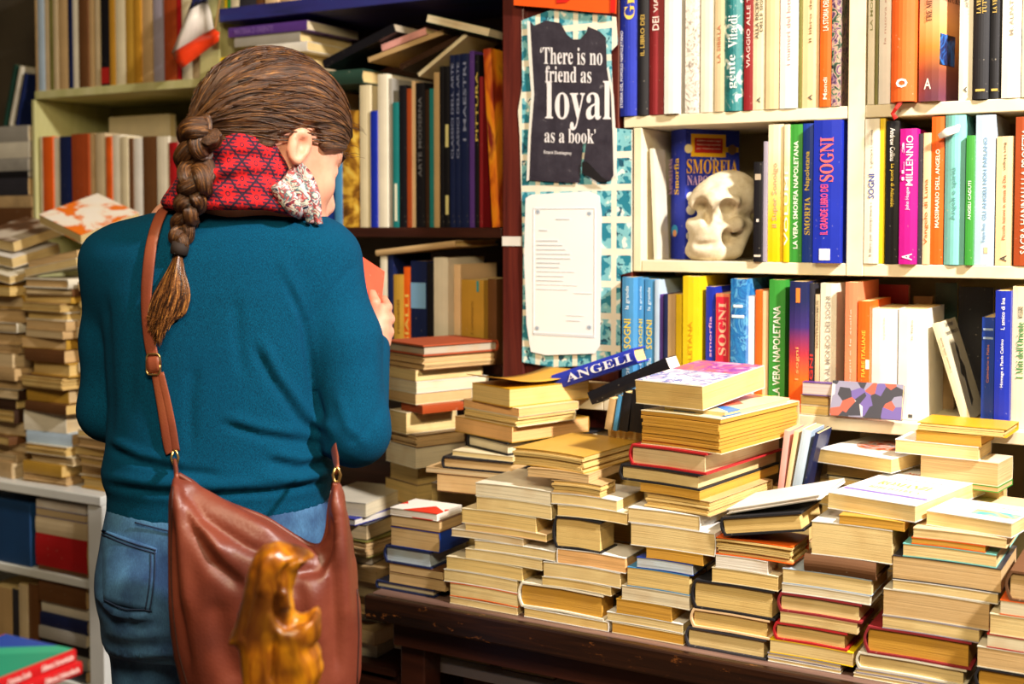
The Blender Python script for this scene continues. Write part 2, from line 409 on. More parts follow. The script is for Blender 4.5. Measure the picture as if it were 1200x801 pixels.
# pillar with the notices, brown bookcase, pale bookcase
DP = 2.0
tag(wbox('trim_1', uat(614.5, 300, DP), uat(725, 300, DP), DP, 2.355, 0, 2.6, BROWN), kind='structure')
tag(wbox('trim_2', uat(725.4, 300, DP), uat(741, 300, DP) - .0005, DP, DP + .2, z2 - .03, z1 - .03, BROWN), kind='structure')
DB = 2.08
ub0, ub1 = uat(262, 200, DB), uat(588, 200, DB); zb1 = zat(480, 266.5, DB); zb2 = zat(540, 425, DB); zb3 = zat(500, 1, DB)
bro = empty('bookcase', frame(wp(ub1, DB, 0), U, BK, ZV)); tag(bro, 'dark brown bookcase behind the woman with red-brown front post', 'bookcase')
up0, up1 = uat(588.5, 300, 1.99), uat(614, 300, 1.99)
bevel_box('post', up0 - ub1, up1 - ub1 - .0005, 1.99 - DB, 1.99 - DB + .28, 0, 2.6, BROWN, bro, .003)
L_ = ub1 - ub0
for zz, m_ in ((zb1, DKBROWN), (zb2, DKBROWN), (.75, DKBROWN)): bevel_box('shelf_board', -L_, 0, 0, .25, zz - .02, zz, m_, bro, .002)
bevel_box('shelf_board', -L_, 0, -.01, .25, zb3, zb3 + .03, BLUEV, bro, .002)
bevel_box('back_panel', -L_, 0, .251, .262, 0, 2.5, DKBROWN, bro, 0)
bevel_box('shelf_label', up0 - ub1 + .001, up1 - ub1 - .004, 1.988 - DB, 1.9895 - DB, zat(600, 288, 1.99), zat(600, 277, 1.99), plain('white_tape', 'e8e6e0', .5), bro, 0)
DL = 2.1
ul0, ul1 = uat(41, 150, DL), uat(236, 150, DL); zl1 = zat(140, 99, DL); zl2 = zat(140, 257, DL)
pal = empty('bookcase', frame(wp(ul1, DL, 0), U, BK, ZV)); tag(pal, 'pale yellow-green bookcase in the left background', 'bookcase')
L2 = ul1 - ul0
bevel_box('post', .0005, uat(260, 100, DL) - ul1, -.005, .25, 0, 2.5, PALEGREEN, pal, .003)
bevel_box('side_panel', -L2 - .012, -L2, 0, .25, 0, zl1 - .021, PALEGREEN, pal, .002)
for zz in (zl1, zl2, .80): bevel_box('shelf_board', -L2, 0, 0, .249, zz - .02, zz, PALEGREEN, pal, .002)
bevel_box('shelf_board', -L2, 0, 0, .249, zl1 + .34, zl1 + .36, PALEGREEN, pal, .002)
bevel_box('back_panel', -L2, 0, .2495, .256, 0, 2.4, wood('olive_back_panel', '6f6a24', '7d772c', '8a8436', .6, (3, 3, 3)), pal, 0)

# ------------------------------------------------------------------ cream shelf rows
G1 = 'books on the cream bookcase'
FLORAL = art('floral_spine', ['2c1a30', '6a4a72', 'c9a58f', '3f6b52', '241524'], 55, 'noise', 2)
MARB = art('marbled_spine', ['8f857c', 'd9d2c6', 'efe9df', 'a79d92'], 70, 'noise', 2)
SPECK = art('teal_speckled_spine', ['1f6e74', '2a7f84', '2a7f84', 'd9e6e2'], 60, 'noise', 1)
r1 = [(727, 747, -1, 'royal', dict(k='h', h=.24, x=' with yellow script', t=[('Grre', 'f0d060', .70, 1, .6, .4, True), ('STORIA DEL POPOLO NAPOLETANO', 'd8d8f0', .06, .62, .16, .85)])),
 (747.5, 760, -1, 'black', dict(k='h', x=' with gold title', t=[('IL LIBRO DEI', 'c9a850', .44, .74, .4)])),
 (761, 778, -1, 'crimson', dict(k='h', t=[('DEI', 'e8d8d0', .62, .72, .45), ('VIAGGI', 'e8d8d0', .75, .98, .3)])),
 (778.5, 795, -1, 'white', dict(d=-.006)),
 (803, 820, -1, 'grey', dict(m=MARB, x=' with marbled cover')),
 (821, 837, -1, 'ivory', {}), (837.5, 848.5, -1, 'beige', dict(t=[('LA SIBILLA', 'b86a4a', .35, .62, .35)])),
 (849, 871, -1, 'teal', dict(m=SPECK, k='h', x=' with white speckles', t=[('Vita di', 'e6efec', .45, .68, .5, .5, True), ('gente', 'e6efec', .16, .4, .5, .5, True)])),
 (872, 882, -1, 'crimson', dict(t=[('VIAGGIO ALLE TERRE', 'e8c8c0', .3, .95, .45)])),
 (882.5, 897, -1, 'cream', dict(t=[('ALLA RICERCA DELLE', '4a4236', .5, .98, .3, .68), ('DELLE SIGNORE', '4a4236', .55, .9, .25, .32), ('A', '3a3a3a', .05, .09, .3)])),
 (897.5, 913, -1, 'peach', {}), (914, 935, -1, 'white', dict(t=[('i numeri del lotto', 'd09a9a', .3, .8, .22)])),
 (936, 940, -1, 'olive', {}), (940.5, 960, -1, 'peach', dict(t=[('Il libro dei Sogni', '7a5a3a', .45, .95, .2), ('A', '3a3a3a', .05, .09, .25)])),
 (961, 974, -1, 'orange', dict(t=[('LA STORIA DEL MONDO GRECO', 'f6ead8', .52, .98, .5), ('Mondi', 'f6ead8', .05, .2, .35)])),
 (974.5, 985, -1, 'purple', dict(m=FLORAL, x=' with floral spine'))]
upright_row("cream bookcase top row, left bay", DC - .002, z1, r1, G1, .235)
MIST = art('desert_cover', ['6a3a4a', '8a4a3a', 'd68a3a', 'e8b070', 'd9a080'], 6, 'band')
r2 = [(1017, 1025, -1, 'ivory', dict(t=[('LA MORTE', '8a8a50', .5, .8, .4)])), (1025.5, 1029.5, -1, 'olive', {}), (1030, 1044, -1, 'white', dict(x=' with pinkish spine', t=[('la nuova smorfia', 'c8a8a0', .4, .9, .2)])),
 (1044.5, 1072, -1, 'orange', dict(d=-.022, k='h', x=' with red ribbon', t=[('SE', 'f8e8e0', .92, .99, .5), ('o', 'f8f0ea', .09, .15, .5)])),
 (1124, 1140, -1, 'ivory', dict(t=[('gli amori', '8a8478', .6, .9, .25), ('A', '3a3a3a', .05, .09, .25)])),
 (1140.5, 1159, -1, 'black', dict(k='h', x=' with gold lettering', t=[('LA VENDETTA DEI NUMERI', 'c9a850', .55, .98, .28, .66, True), ('TUTTI I SEGRETI DEL', 'c9a850', .55, .98, .28, .3, True)], b=[('c9a850', .05, .065, .2, .8)])),
 (1160, 1173, -1, 'black', dict(k='h', x=' with gold title', t=[('LA VENDETTA DEI NUMERI', 'c9a850', .55, .98, .4, .6, True)], b=[('c9a850', .05, .065, .2, .8)])),
 (1174, 1197, -1, 'ivory', dict(x=' with grey lettering', t=[('M. ALPATOV', '9a9080', .4, .7, .2)])), (1197.5, 1216, -1, 'cream', {})]
upright_row("cream bookcase top row, right bay", DC - .002, z1, r2, G1, .235)
# turned book with desert cover
pm = at(1079, 114, DC - .004); hh = .235
wv = (at(1123, 114, DC + .004) - at(1101, 114, DC - .012)); wv.z = 0
sp0 = wp(uat(1078, 60, DC), DC - .004, z1); sp1 = wp(uat(1100.5, 60, DC - .012), DC - .012, z1)
thv = (sp1 - sp0); Tm = thv.length; thn = thv.normalized(); wd = Vector((-thn.y, thn.x, 0))
wd2 = (wp(uat(1122.5, 60, DC + .06), DC + .06, z1) - sp1).normalized()
root, prt = build_book(frame(sp1 + ZV * .0005, ZV, wd2, ZV.cross(wd2)), hh, .11, Tm * .98, 'F', 'p', 'tan', 'cream', label='tan book turned to show a dark stone on its orange desert cover', group=G1, cmat=MIST, nx=1)
text_on('spine_title', 'TRE MISTERI NATURALI', (hh * .52, -.002, Tm * .35), (hh * .46, 0, 0), (0, 0, Tm * .3), root, '5a3a2a', True)
text_on('spine_emblem', 'A', (hh * .08, -.002, Tm * .35), (0, 0, -Tm * .35 * -1), (hh * .07, 0, 0), root, 'f4efe6')
for body, c_, f0, f1, sf in (('MISTERI', '5a2a2a', .78, .88, True), ('NATURALI', '5a2a2a', .66, .71, True)):
    text_on('cover_title', body, (hh * f0, .012, -.0006), (0, .085, 0), (hh * (f1 - f0), 0, 0), root, c_, sf)
V, Fc = boxvf(hh * .24, hh * .44, .004, .06, -.0012, .0002); mobj('cover_stone', [(x, y + .008 * math.sin(x * 60), z) for x, y, z in V], Fc, art('blue_stone', ['16141c', '1d2a5a', '2f6fc0', '16141c'], 30), root)
# ribbon of the orange book
pr = [at(1056, 119, DC - .026), at(1050, 127, DC - .028), at(1046, 133, DC - .026), at(1050, 139, DC - .027)]
rb = mobj('ribbon_bookmark', *tube(pr, [.0035, .003, .003, .004], 6, flat=.2, up=BK), plain('red_ribbon', 'c01a14', .5)); tag(rb, 'red ribbon bookmark hanging over the upper cream shelf edge', 'bookmark')

YG = art('yellow_fade_spine', ['f2c400', 'f2cc20', 'f4dc90', 'f2e4c0'], 5.0, 'band')
SOG = art('sunset_spine', ['f05010', 'f06a18', 'b03040', '3a2a70', '1c2454'], 5.2, 'band')
r3 = [(883, 893, 190, 'black', dict(d=-.004, b=[('b8a890', .82, .88, .15, .85), ('d8cfc0', .05, .07, .1, .9), ('d8d0c8', .40, .43, .35, .65)])), (893.5, 899, 166, 'lilac', dict(x=' thin picture')),
 (900, 918, 146, 'yellow', dict(m=YG, k='p', x=' fading to pale top', t=[('il Super Sonoigo', 'f0a080', .25, .72, .4)])), (918.5, 925, 146, 'peach', dict(m=YG, x=' with fading spine', t=[('VOLUME', 'f4efe0', .12, .7, .7)])),
 (925.5, 940, 146, 'green', dict(t=[('LA VERA SMORFIA NAPOLETANA', 'eef4e4', .1, .88, .38)])),
 (940.5, 952.5, 145, 'blue', dict(x=' with yellow title', t=[('SMORFIA', 'f0d040', .2, .47, .55, .5, True), ('Napoletana', 'f0d040', .52, .8, .6)])),
 (953, 985, 138, 'royal', dict(d=-.012, x=' with pink lettering', t=[('IL GRANDE LIBRO DEI', 'f0507a', .2, .55, .28, .58), ('SOGNI', 'f06a6a', .57, .88, .5, .5, True)], b=[('e8e8ea', .02, .1, .35, .75)]))]
upright_row("cream bookcase middle row, left bay", DC - .002, z2, r3, G1, hmax=z1 - z2 - .0225)
r4 = [(1005, 1012.4, 160, 'olive', {}),
 (1013, 1030, 135, 'ivory', dict(t=[('Il libro per interpretare i', '8a8478', .05, .42, .22), ('SOGNI', '2a3f9a', .45, .62, .42), ('e giocare i numeri', '8a8478', .66, .92, .22)])), (1030.5, 1037, 135, 'yellow', dict(d=.004)),
 (1038, 1053, 142, 'black', dict(x=' with yellow title', t=[('Andrew Collins', 'f0ece4', .72, .95, .4, .5, False, True), ('La porta di Atlantide', 'e8c840', .4, .7, .36, .5, False, True)])),
 (1054, 1074, 151, 'magenta', dict(d=-.008, t=[('MILLENNIO', 'f6dcee', .58, .95, .42, .42), ('IL 3', 'f6dcee', .62, .9, .14, .8), ('John Hogue', 'f0d0e8', .4, .57, .26), ('A', 'f6e6f0', .03, .08, .6)])),
 (1074.5, 1081, 157, 'charcoal', {}), (1081.5, 1090.5, 156, 'peach', dict(t=[('Vangelo di Luna', 'e8601a', .15, .65, .6)])),
 (1091, 1106, 137, 'orange', dict(x=' with white title', t=[('MASSIMARIO DELL ANGELO', 'f8ecd8', .25, .78, .32)])),
 (1107, 1131, 132, 'aqua', dict(k='h', t=[('Angeli e spiriti', '5a9a98', .3, .65, .25)])), (1131.5, 1141, 159, 'green', dict(d=-.006, t=[('ANGELI CADUTI', 'e8f4e8', .35, .65, .4)])),
 (1142, 1166, 135, 'lightblue', dict(t=[('GLI ANGELI NON PARLANO', '6f94b8', .3, .85, .2), ('Taiyo Rus', '6f94b8', .15, .28, .2)], b=[('e8b890', .08, .12, .3, .5)])),
 (1167, 1187, 160, 'peach', dict(x=' with red lettering', t=[('Piccole lezioni in attesa di Dio', 'd85a3a', .2, .7, .2), ('Bert Hogan', '5a4a3a', .74, .95, .2, .5, False, True), ('A', '3a3a3a', .03, .08, .4)])),
 (1189, 1213, 137, 'rust', dict(t=[('SACRA HANNAH I LA PROFEZIA', 'f0e0d0', .08, .92, .36)]))]
upright_row("cream bookcase middle row, right bay", DC - .002, z2, r4, G1, hmax=z1 - z2 - .0225)
# behind and between: torn flap, black book behind the pale-blue one
tf = wp(uat(1107, 155, DC - .004), DC - .006, zat(1107, 160, DC))
V, Fc = tube([at(1100, 160, DC - .012), at(1110, 155, DC - .013), at(1121, 151, DC - .012), at(1124, 146, DC - .006)], [.004, .007, .006, .002], 8, up=BK, flat=.3)
tag(mobj('paper_scrap', V, Fc, plain('torn_paper', 'eef0ea', .8), smooth=True), 'torn white paper scrap sticking out of the aqua book', 'paper')

# thin slanted pale books left of the blue dream book
def lean(xb, xt, yt, wpx, D, zb, cover, label, W=.14, page='cream', kind='p', group=G1, dn=None, titles=()):
    """upright book leaning sideways: foot at pixel xb, head at xt,ytop"""
    p0 = wp(uat(xb, pix(wp(uat(xb, 300, D), D, zb))[1], D), D, zb + .0005); pt = at(xt, yt, D)
    ax = (pt - p0); h = ax.length; ax.normalize(); nz = ax.cross(BK).normalized()      # points to the left
    T = wpx; p0 = p0 + ZV * max(0, -nz.z * T)
    root, _ = build_book(frame(p0, ax, BK, nz), h, W, T, 'F', kind, cover, page, label=label, group=group, nx=1)
    for (body, tc, f0, f1, wf, off) in titles:
        text_on('spine_title', body, (h * f0, -.0022, T * (off - wf / 2)), (h * (f1 - f0), 0, 0), (0, 0, T * wf), root, tc)
    return root
upright_row("cream bookcase middle row, beside the left panel", DC + .03, z2, [(752.5, 759, 182, 'yellowed', {})], G1, W=.12)
lean(771, 766, 174, .0075, DC + .02, z2, 'pale', 'pale thin book leaning left beside the blue book with skull in front', .05)

# dark blue book turned to show its cover, behind the skull
zt = zat(775, 153, DC + .08)
D0 = DC + .08
s0 = wp(uat(773.5, 230, D0), D0, z2); s1 = wp(uat(803, 230, D0 - .010), D0 - .010, z2)
th_ = (s1 - s0); Tn = th_.length; cw = wp(uat(866, 230, DC + .16), DC + .16, z2) - s1
wdir = cw.normalized(); hS = zt - z2
SMO = plain('blue_cover', '1b2a9c', .35)
root, _ = build_book(frame(s1 + ZV * .0005, ZV, wdir, ZV.cross(wdir)), hS, min(.145, cw.length), Tn * .93, 'F', 'h', 'royal', 'cream', label='thick blue book with yellow and red cover lettering standing behind the skull', group=G1, nx=1)
WS = min(.145, cw.length)
text_on('spine_title', 'Smorfia', (hS * .50, -.0072, Tn * .2), (hS * .28, 0, 0), (0, 0, Tn * .3), root, 'f0c420', True)
text_on('spine_title', 'NAPOLETANA', (hS * .50, -.0068, Tn * .62), (hS * .28, 0, 0), (0, 0, Tn * .25), root, 'd8a8d8', True)
def cov(name, f0, f1, g0, g1, c, dz=0.0): 
    V, Fc = boxvf(hS * f0, hS * f1, WS * g0, WS * g1, -.0006 - dz, .0002); return mobj(name, V, Fc, INK, root, c)
cov('cover_band', .83, .87, 0.0, .98, 'f0c020', .0001); cov('cover_panel', .79, .965, .1, .74, 'f0b818', .0003); cov('cover_panel', .82, .935, .16, .68, 'b81c1c', .0005)
for k_, s_ in enumerate(('Antichi e moderni sogni', 'Numeri e sogni napoletani', 'per vincere al lotto')): text_on('cover_text', s_, (hS * (.905 - .03 * k_), WS * .2, -.0014), (0, WS * .44, 0), (hS * .016, 0, 0), root, 'f0d8c0')
text_on('cover_title', 'SMORFIA', (hS * .66, WS * .02, -.0009), (0, WS * .95, 0), (hS * .11, 0, 0), root, 'f0b41c', True)
text_on('cover_title', 'LA', (hS * .765, WS * .45, -.0009), (0, WS * .12, 0), (hS * .025, 0, 0), root, 'd8d8e8', True)
text_on('cover_title', 'NAPOLETANA', (hS * .57, WS * .03, -.0009), (0, WS * .95, 0), (hS * .075, 0, 0), root, 'e0b8e0', True)
def disc(name, cx, cy, r, parent, c, z=-.0012, axes='xy', n=20):
    V = [(cx + r * math.cos(2 * math.pi * k / n), cy + r * math.sin(2 * math.pi * k / n), z) for k in range(n)] + [(cx + r * math.cos(2 * math.pi * k / n), cy + r * math.sin(2 * math.pi * k / n), z + .001) for k in range(n)]
    Fc = [tuple(range(n))[::-1], tuple(range(n, 2 * n))] + [(k, (k + 1) % n, n + (k + 1) % n, n + k) for k in range(n)]
    if axes == 'xz': V = [(x, z_, y) for x, y, z_ in V]
    return mobj(name, V, Fc, INK, parent, c)
disc('cover_medal', hS * .85, WS * .05, .008, root, 'e8d8a0'); disc('cover_medal', hS * .85, WS * .86, .009, root, '8a6a4a')
for k_ in range(4): disc('cover_medal', hS * (.48 - .1 * k_), WS * .1, .009, root, 'e6e0d0')
disc('spine_emblem', hS * .22, Tn * .45, .0105, root, '3a9ad0', -.0078, 'xz'); disc('spine_emblem', hS * .2, Tn * .42, .006, root, 'e8a070', -.0084, 'xz')

# bottom row
WAVE = art('blue_wave_cover', ['1a5fa8', '2a7fc0', '1a5fa8', '5aa8d8', '1a4f98'], 22, 'noise', 3)
DR = DC - .018
BL = lambda: dict(k='p', t=[('la grande', 'd8ecf4', .74, .93, .45), ('SOGNI', 'f0d020', .42, .66, .62), ('smorfia', 'd8ecf4', .1, .35, .45)])
r5 = [(729, 742, 325, 'sky', dict(BL(), x=' with yellow word', W=.1, d=-.015)), (743.5, 754.5, 325.5, 'sky', dict(BL(), x=' with yellow word')), (755.5, 766.5, 327, 'sky', dict(BL(), x=' with yellow word')),
 (767, 772, 328, 'lightblue', {}), (772.5, 777, 345, 'purple', {}), (777.5, 782, 345, 'navy', {}),
 (782.5, 791.5, 345, 'tan', {}), (792, 799, 345, 'yellow', dict(x=' thin')), (800, 819, 324, 'yellow', dict(d=-.01, t=[('NAPOLETANA', 'c8960a', .12, .65, .25)])),
 (827, 838, 336, 'royal', dict(t=[('la smorfia', 'd8a0c8', .3, .75, .3)])), (838.5, 855, 344, 'salmon', dict(b=[('c8203a', .35, .97, .05, .95)], t=[('SOGNI', 'f0b090', .45, .92, .55, .5, True)])),
 (856, 874, 327, 'sky', dict(m=WAVE, d=-.008, x=' with wave pattern', b=[('f0f4f4', .78, .8, .2, .8), ('f0f4f4', .70, .72, .1, .9)])), (875, 884, 347, 'white', {}),
 (885, 893, 340, 'orange', {}), (893.5, 900, 341, 'peach', {}),
 (901, 920, 328, 'green', dict(x=' with white title', t=[('LA VERA NAPOLETANA', 'f0f6ea', .1, .8, .45)])),
 (925, 945, 330, 'navy', dict(d=-.012, m=SOG, x=' fading to orange', t=[('I sogni', 'f0a060', .25, .5, .25)], b=[('e88030', .84, .95, .38, .62)])), (945.5, 954, 332, 'charcoal', dict(x=' with red print', t=[('SOGNI', 'd8302a', .1, .45, .7)])),
 (955, 960.5, 345, 'beige', dict(t=[('NOSTRADAMUS', '7a6a50', .55, .95, .5)])), (961, 980, 332, 'ivory', dict(t=[('GUIDA AL MONDO DEI SOGNI', '9a9488', .1, .9, .3)])),
 (990, 1004, 331, 'salmon', dict(d=-.012, x=' with faint title', t=[('i sogni e le stelle', 'f8c0a8', .2, .8, .2)])), (1005, 1019, 353, 'orange', dict(d=-.012, x=' with yellow title', t=[('FIABE ITALIANE', 'f0c040', .35, .75, .3)], b=[('f4f0ea', .42, .5, 0.0, .3)]))]
upright_row("cream bookcase bottom row, left half", DR, z3, r5, G1, hmax=z2 - z3 - .0225)
# dividers break the row; books of the right bay
r6 = [(1021.5, 1051, 362, 'white', dict(x=' with blank spine', t=[('la grande fiaba', 'b0aca0', .72, .92, .08)])),
 (1052.5, 1085, 362, 'white', dict(x=' with small logo', t=[('le fiabe', 'b0aca0', .72, .9, .08)], b=[('4a4a4a', .02, .05, .45, .6)])),
 (1150, 1165, 372, 'blue', dict(x=' worn', t=[('Calendario e Fiabe', 'b87a6a', .4, .75, .2)], b=[('8aa0c0', .88, .9, .1, .9), ('8aa0c0', .8, .82, .1, .9)])),
 (1165.5, 1184, 341, 'royal', dict(d=-.01, t=[('Homage a Paola Calvino', 'e8ecf4', .3, .65, .25), ('L amico di Ina', 'e8ecf4', .72, .95, .25)])),
 (1184.5, 1205, 336, 'cream', dict(x=' with green title', t=[("I Miti dell'Oriente", '3a8a4a', .35, .75, .45, .5, True), ('MITI E LEGGENDE', '5a5a40', .78, .86, .3)]))]
upright_row("cream bookcase bottom row, right half", DR, z3, r6, G1, hmax=z2 - z3 - .0225)
# salmon book in front of the divider, leaning picture book, cover books behind
FG = art('figure_cover', ['b59a6a', 'd8c294', 'd8c294', 'dcc89c'], 30)
lr = lean(1138, 1102, 380, .0135, DC - .004, z3, 'cream', 'cream fairy tale book leaning left between white books and blue books', .12, titles=[('I racconti della favola', '6a5a3a', .5, .85, .25, .5)])
# ------------------------------------------------------------------ more on the cream bookcase: covers behind the white pair
def upright_cover(x0, x1, yt, D, zb, cover, label, T=.012, cmat=None, yb=None):
    u0, u1 = uat(x0, (yt + 450) / 2, D), uat(x1, (yt + 450) / 2, D); z = zb + .0005
    h = zat((x0 + x1) / 2, yt, D) - z
    return build_book(frame(wp(u0, D, z), U, ZV, -BK), u1 - u0, h, T, 'L', 'p', cover, 'cream', label=label, group=G1, cmat=cmat, nx=1)
upright_cover(1018, 1066, 333, DC + .16, z3, 'red', 'red book standing cover out behind the white pair')
upright_cover(1072, 1094, 347, DC + .165, z3, 'tan', 'tan book standing cover out behind the white pair')
r_, _ = upright_cover(1097, 1123, 331, DC + .17, z3, 'darkgreen', 'dark green book with gold corner at the back of the bottom row')
upright_cover(1124.5, 1165, 336, DC + .16, z3, 'black', 'black book at the back of the bottom row')
FRAMEC = art('framed_cover', ['b59a6a', 'cdb586', 'd2bc90'], 12)
STREET = art('carnival_cover', ['0f6a58', '127a66', 'a8281c', 'b8863a', '8a5a22'], 12, 'noise', 2)
r_, _ = upright_cover(1094, 1120, 395, DC + .146, z3, 'tan', 'tan book with carnival cover behind the leaning fairy tale book', cmat=STREET)
lw = .033
V, Fc = boxvf(.004, lw, .04, .13, .0125, .0133); mobj('cover_label', V, Fc, FRAMEC, r_)
# printed cover of the leaning book: figure and title on its right side
hL = .19
for body, f0, f1, g0, g1 in (('Charles Perrault', .82, .86, .2, .7), ('I racconti di Mamma Oca', .75, .79, .08, .92)):
    text_on('cover_title', body, (hL * f0 * .95, .12 * g0, -.0008), (0, .12 * (g1 - g0), 0), (hL * (f1 - f0), 0, 0), lr, '3a342a')
fig = [(.10, .30), (.14, .50), (.30, .52), (.42, .62), (.5, .5), (.58, .56), (.64, .48), (.58, .4), (.46, .38), (.38, .28), (.34, .4), (.22, .34)]
V = [(hL * a_ * 1.0, .12 * b_, -.0006) for a_, b_ in fig] + [(hL * a_, .12 * b_, .0002) for a_, b_ in fig]; n = len(fig)
mobj('cover_figure', V, [tuple(range(n)), tuple(range(n, 2 * n))[::-1]] + [(k, n + k, n + (k + 1) % n, (k + 1) % n) for k in range(n)], art('ink_figure', ['2a2622', '5a5448', '2a2622'], 90), lr)

# ------------------------------------------------------------------ notices on the pillar
def sheet(name, poly, D, m, label=None, cat=None, th=.0006, parent=None, group=None):
    P = [at(x, y, D) for x, y in poly]; c = sum(P, Vector()) / len(P); mat = frame(c, U, BK, ZV); inv = mat.inverted()
    L = [inv @ p for p in P]; bm = bmesh.new()
    f = bm.faces.new([bm.verts.new((p.x, 0, p.z)) for p in L]); r = bmesh.ops.extrude_face_region(bm, geom=[f])
    for v in r['geom']:
        if isinstance(v, bmesh.types.BMVert): v.co.y += th
    bmesh.ops.recalc_face_normals(bm, faces=bm.faces[:]); bmesh.ops.triangulate(bm, faces=[f for f in bm.faces if len(f.verts) > 4])
    me = bpy.data.meshes.new(name); bm.to_mesh(me); bm.free(); me.materials.append(m)
    o = bpy.data.objects.new(name, me); col.objects.link(o); o.matrix_world = mat
    if parent is not None: o.parent = parent; o.matrix_parent_inverse = parent.matrix_world.inverted()
    if label: tag(o, label, cat, group)
    return o
def mk_tile():
    t = NT('patterned_gift_paper'); v = t.obj(); s = t.n('ShaderNodeSeparateXYZ', i_0=v)
    cx_ = t.math('MULTIPLY', s.outputs[0], 26.0); cz_ = t.math('MULTIPLY', s.outputs[2], 17.5)
    fx = t.math('PINGPONG', cx_, .5); fz = t.math('PINGPONG', cz_, .5)
    inside = t.math('MULTIPLY', t.math('GREATER_THAN', fx, .13), t.math('GREATER_THAN', fz, .1))
    n1 = t.noise(v, 45, 2); n2 = t.noise(v, 70, 2, .5, 1)
    c = t.ramp(n1, [(.38, '1f7f98'), (.46, '7cc0cc'), (.58, '9ad0d4'), (.62, 'eef0e8')], 'CONSTANT')
    c = t.mix(t.ramp(n2, [(.62, 0.0), (.64, 1.0)]), c, '14506a')
    t.color(t.mix(inside, 'ece6d4', c)); t.rough(.6); t.bump(t.noise(v, 14, 3), .5, .006); return t.m
TILE = mk_tile()
sheet('gift_paper', [(611, 24), (650, 10), (700, 16), (722, 20), (724, 52), (716, 60), (720, 150), (741, 152), (741, 318), (727, 322), (727, 426), (648, 430), (612, 424), (613, 300), (609, 160), (607, 130), (612, 100)], 1.9885, TILE, 'teal and white patterned paper pinned on the pillar behind the notices', 'paper')
def mk_poster():
    t = NT('charcoal_poster'); v = t.obj(); n = t.noise(v, 30, 6, .75); c = t.ramp(n, [(.35, '2e2a35'), (.62, '3b3742'), (.74, '8d8a92')]); t.color(c); t.rough(.4); t.bump(t.noise(v, 22, 4), .6, .004); return t.m
DPo = 1.984
po = sheet('poster', [(621, 25), (626, 30), (640, 24), (657, 27), (664, 40), (671, 46), (680, 46), (687, 38), (689, 31), (703, 37), (710, 44), (711, 80), (716, 110), (718, 160), (719, 205), (714, 212), (705, 208), (684, 188), (688, 160), (683, 168), (679, 214), (650, 213), (620, 211), (622, 160), (626, 110), (623, 60)], DPo, mk_poster(), 'torn charcoal poster with a white quotation about books', 'poster')
sheet('poster_border', [(617.5, 24), (621, 25), (623, 60), (626, 110), (622, 160), (620, 211), (617, 212), (619, 160), (622.5, 110), (619, 60)], DPo, plain('white_paper', 'ecebe6', .6), parent=po)
sheet('poster_border', [(711, 80), (713, 78), (719, 112), (721.5, 160), (722, 206), (719, 208), (718, 160), (716, 110)], DPo, plain('white_paper', 'ecebe6', .6), parent=po)
sheet('poster_flap', [(682, 190), (688, 189), (705, 207), (714, 213), (700, 213), (682, 203)], DPo - .003, plain('black_paper', '17151a', .5), parent=po)
inv = po.matrix_world.inverted()
for body, x0, yb, x1, yt in (('‘There is no', 633, 75, 706, 55), ('friend as', 639, 96, 693, 77), ('loyal', 639, 152, 716, 95), ("as a book’", 638, 167, 698, 150), ('Ernest Hemingway', 637, 181, 670, 176)):
    sf = True
    o = inv @ at(x0, yb, DPo - .0007); px_ = inv @ at(x1, yb + 1.5, DPo - .0007); py_ = inv @ at(x0, yt, DPo - .0007)
    o.y = px_.y = py_.y = -.0007
    text_on('poster_text', body, o, px_ - o, py_ - o, po, 'e6e4ea', True)
def mk_notice():
    t = NT('white_notice_paper'); v = t.obj(); t.color(t.ramp(t.noise(v, 8, 3), [(.3, 'eef2f6'), (.7, 'f6f8fa')])); t.rough(.35); return t.m
no = sheet('notice_sheet', [(616, 232), (622, 228), (690, 224), (702, 229), (705, 250), (704, 330), (703, 405), (697, 414), (640, 416), (622, 412), (617, 380), (614, 300)], DPo, mk_notice(), 'white notice sheet with faint grey lines pinned below the poster', 'notice')
inv = no.matrix_world.inverted(); GR = 'c3ccd6'
def on_sheet(par, x0, y0, x1, y1, c, D=DPo, nm='printed_line'):
    a = par.matrix_world.inverted() @ at(x0, y0, D); b = par.matrix_world.inverted() @ at(x1, y1, D)
    V, Fc = boxvf(min(a.x, b.x), max(a.x, b.x), -.0006, .0001, min(a.z, b.z), max(a.z, b.z)); return mobj(nm, V, Fc, INK, par, c)
for x0, y0, x1, y1 in ((625, 244, 697, 244.6), (625, 392, 697, 392.6), (625, 244, 625.7, 392), (696.5, 244, 697.2, 392)): on_sheet(no, x0, y0, x1, y1, 'd5dce4')
for x_, y_ in ((631, 248), (691, 250), (630, 384), (691, 383)):
    o = inv @ at(x_ - 3, y_ + 3, DPo); text_on('printed_star', '*', (o.x, -.0008, o.z), (.009, 0, 0), (0, 0, .009), no, '8fa4bc')
rr = random.Random(3)
for k in range(12): 
    y = 281 + 5.2 * k; on_sheet(no, 629, y, 629 + rr.uniform(26, 48) * (.8 if k < 2 else 1), y + 1.6, 'c9d1da')
for y, x0, x1 in ((256, 652, 668), (269, 632, 642), (343, 673, 694), (369, 664, 684), (375, 664, 680)): on_sheet(no, x0, y, x1, y + 1.4, 'cdd5dd')
ob = sheet('banner', [(601, -30), (723, -30), (722, 16), (690, 14), (640, 9), (602, 6)], 1.979, plain('orange_banner', 'f05a10', .5), 'orange and red paper banner above the charcoal poster', 'banner')
sheet('banner_print', [(652, -20), (690, -20), (664, 3), (652, 4)], 1.9775, plain('red_print', 'd2190e', .5), parent=ob); sheet('banner_print', [(716, -30), (722, -30), (721, 15), (715, 15)], 1.9775, plain('red_print', 'd2190e', .5), parent=ob)

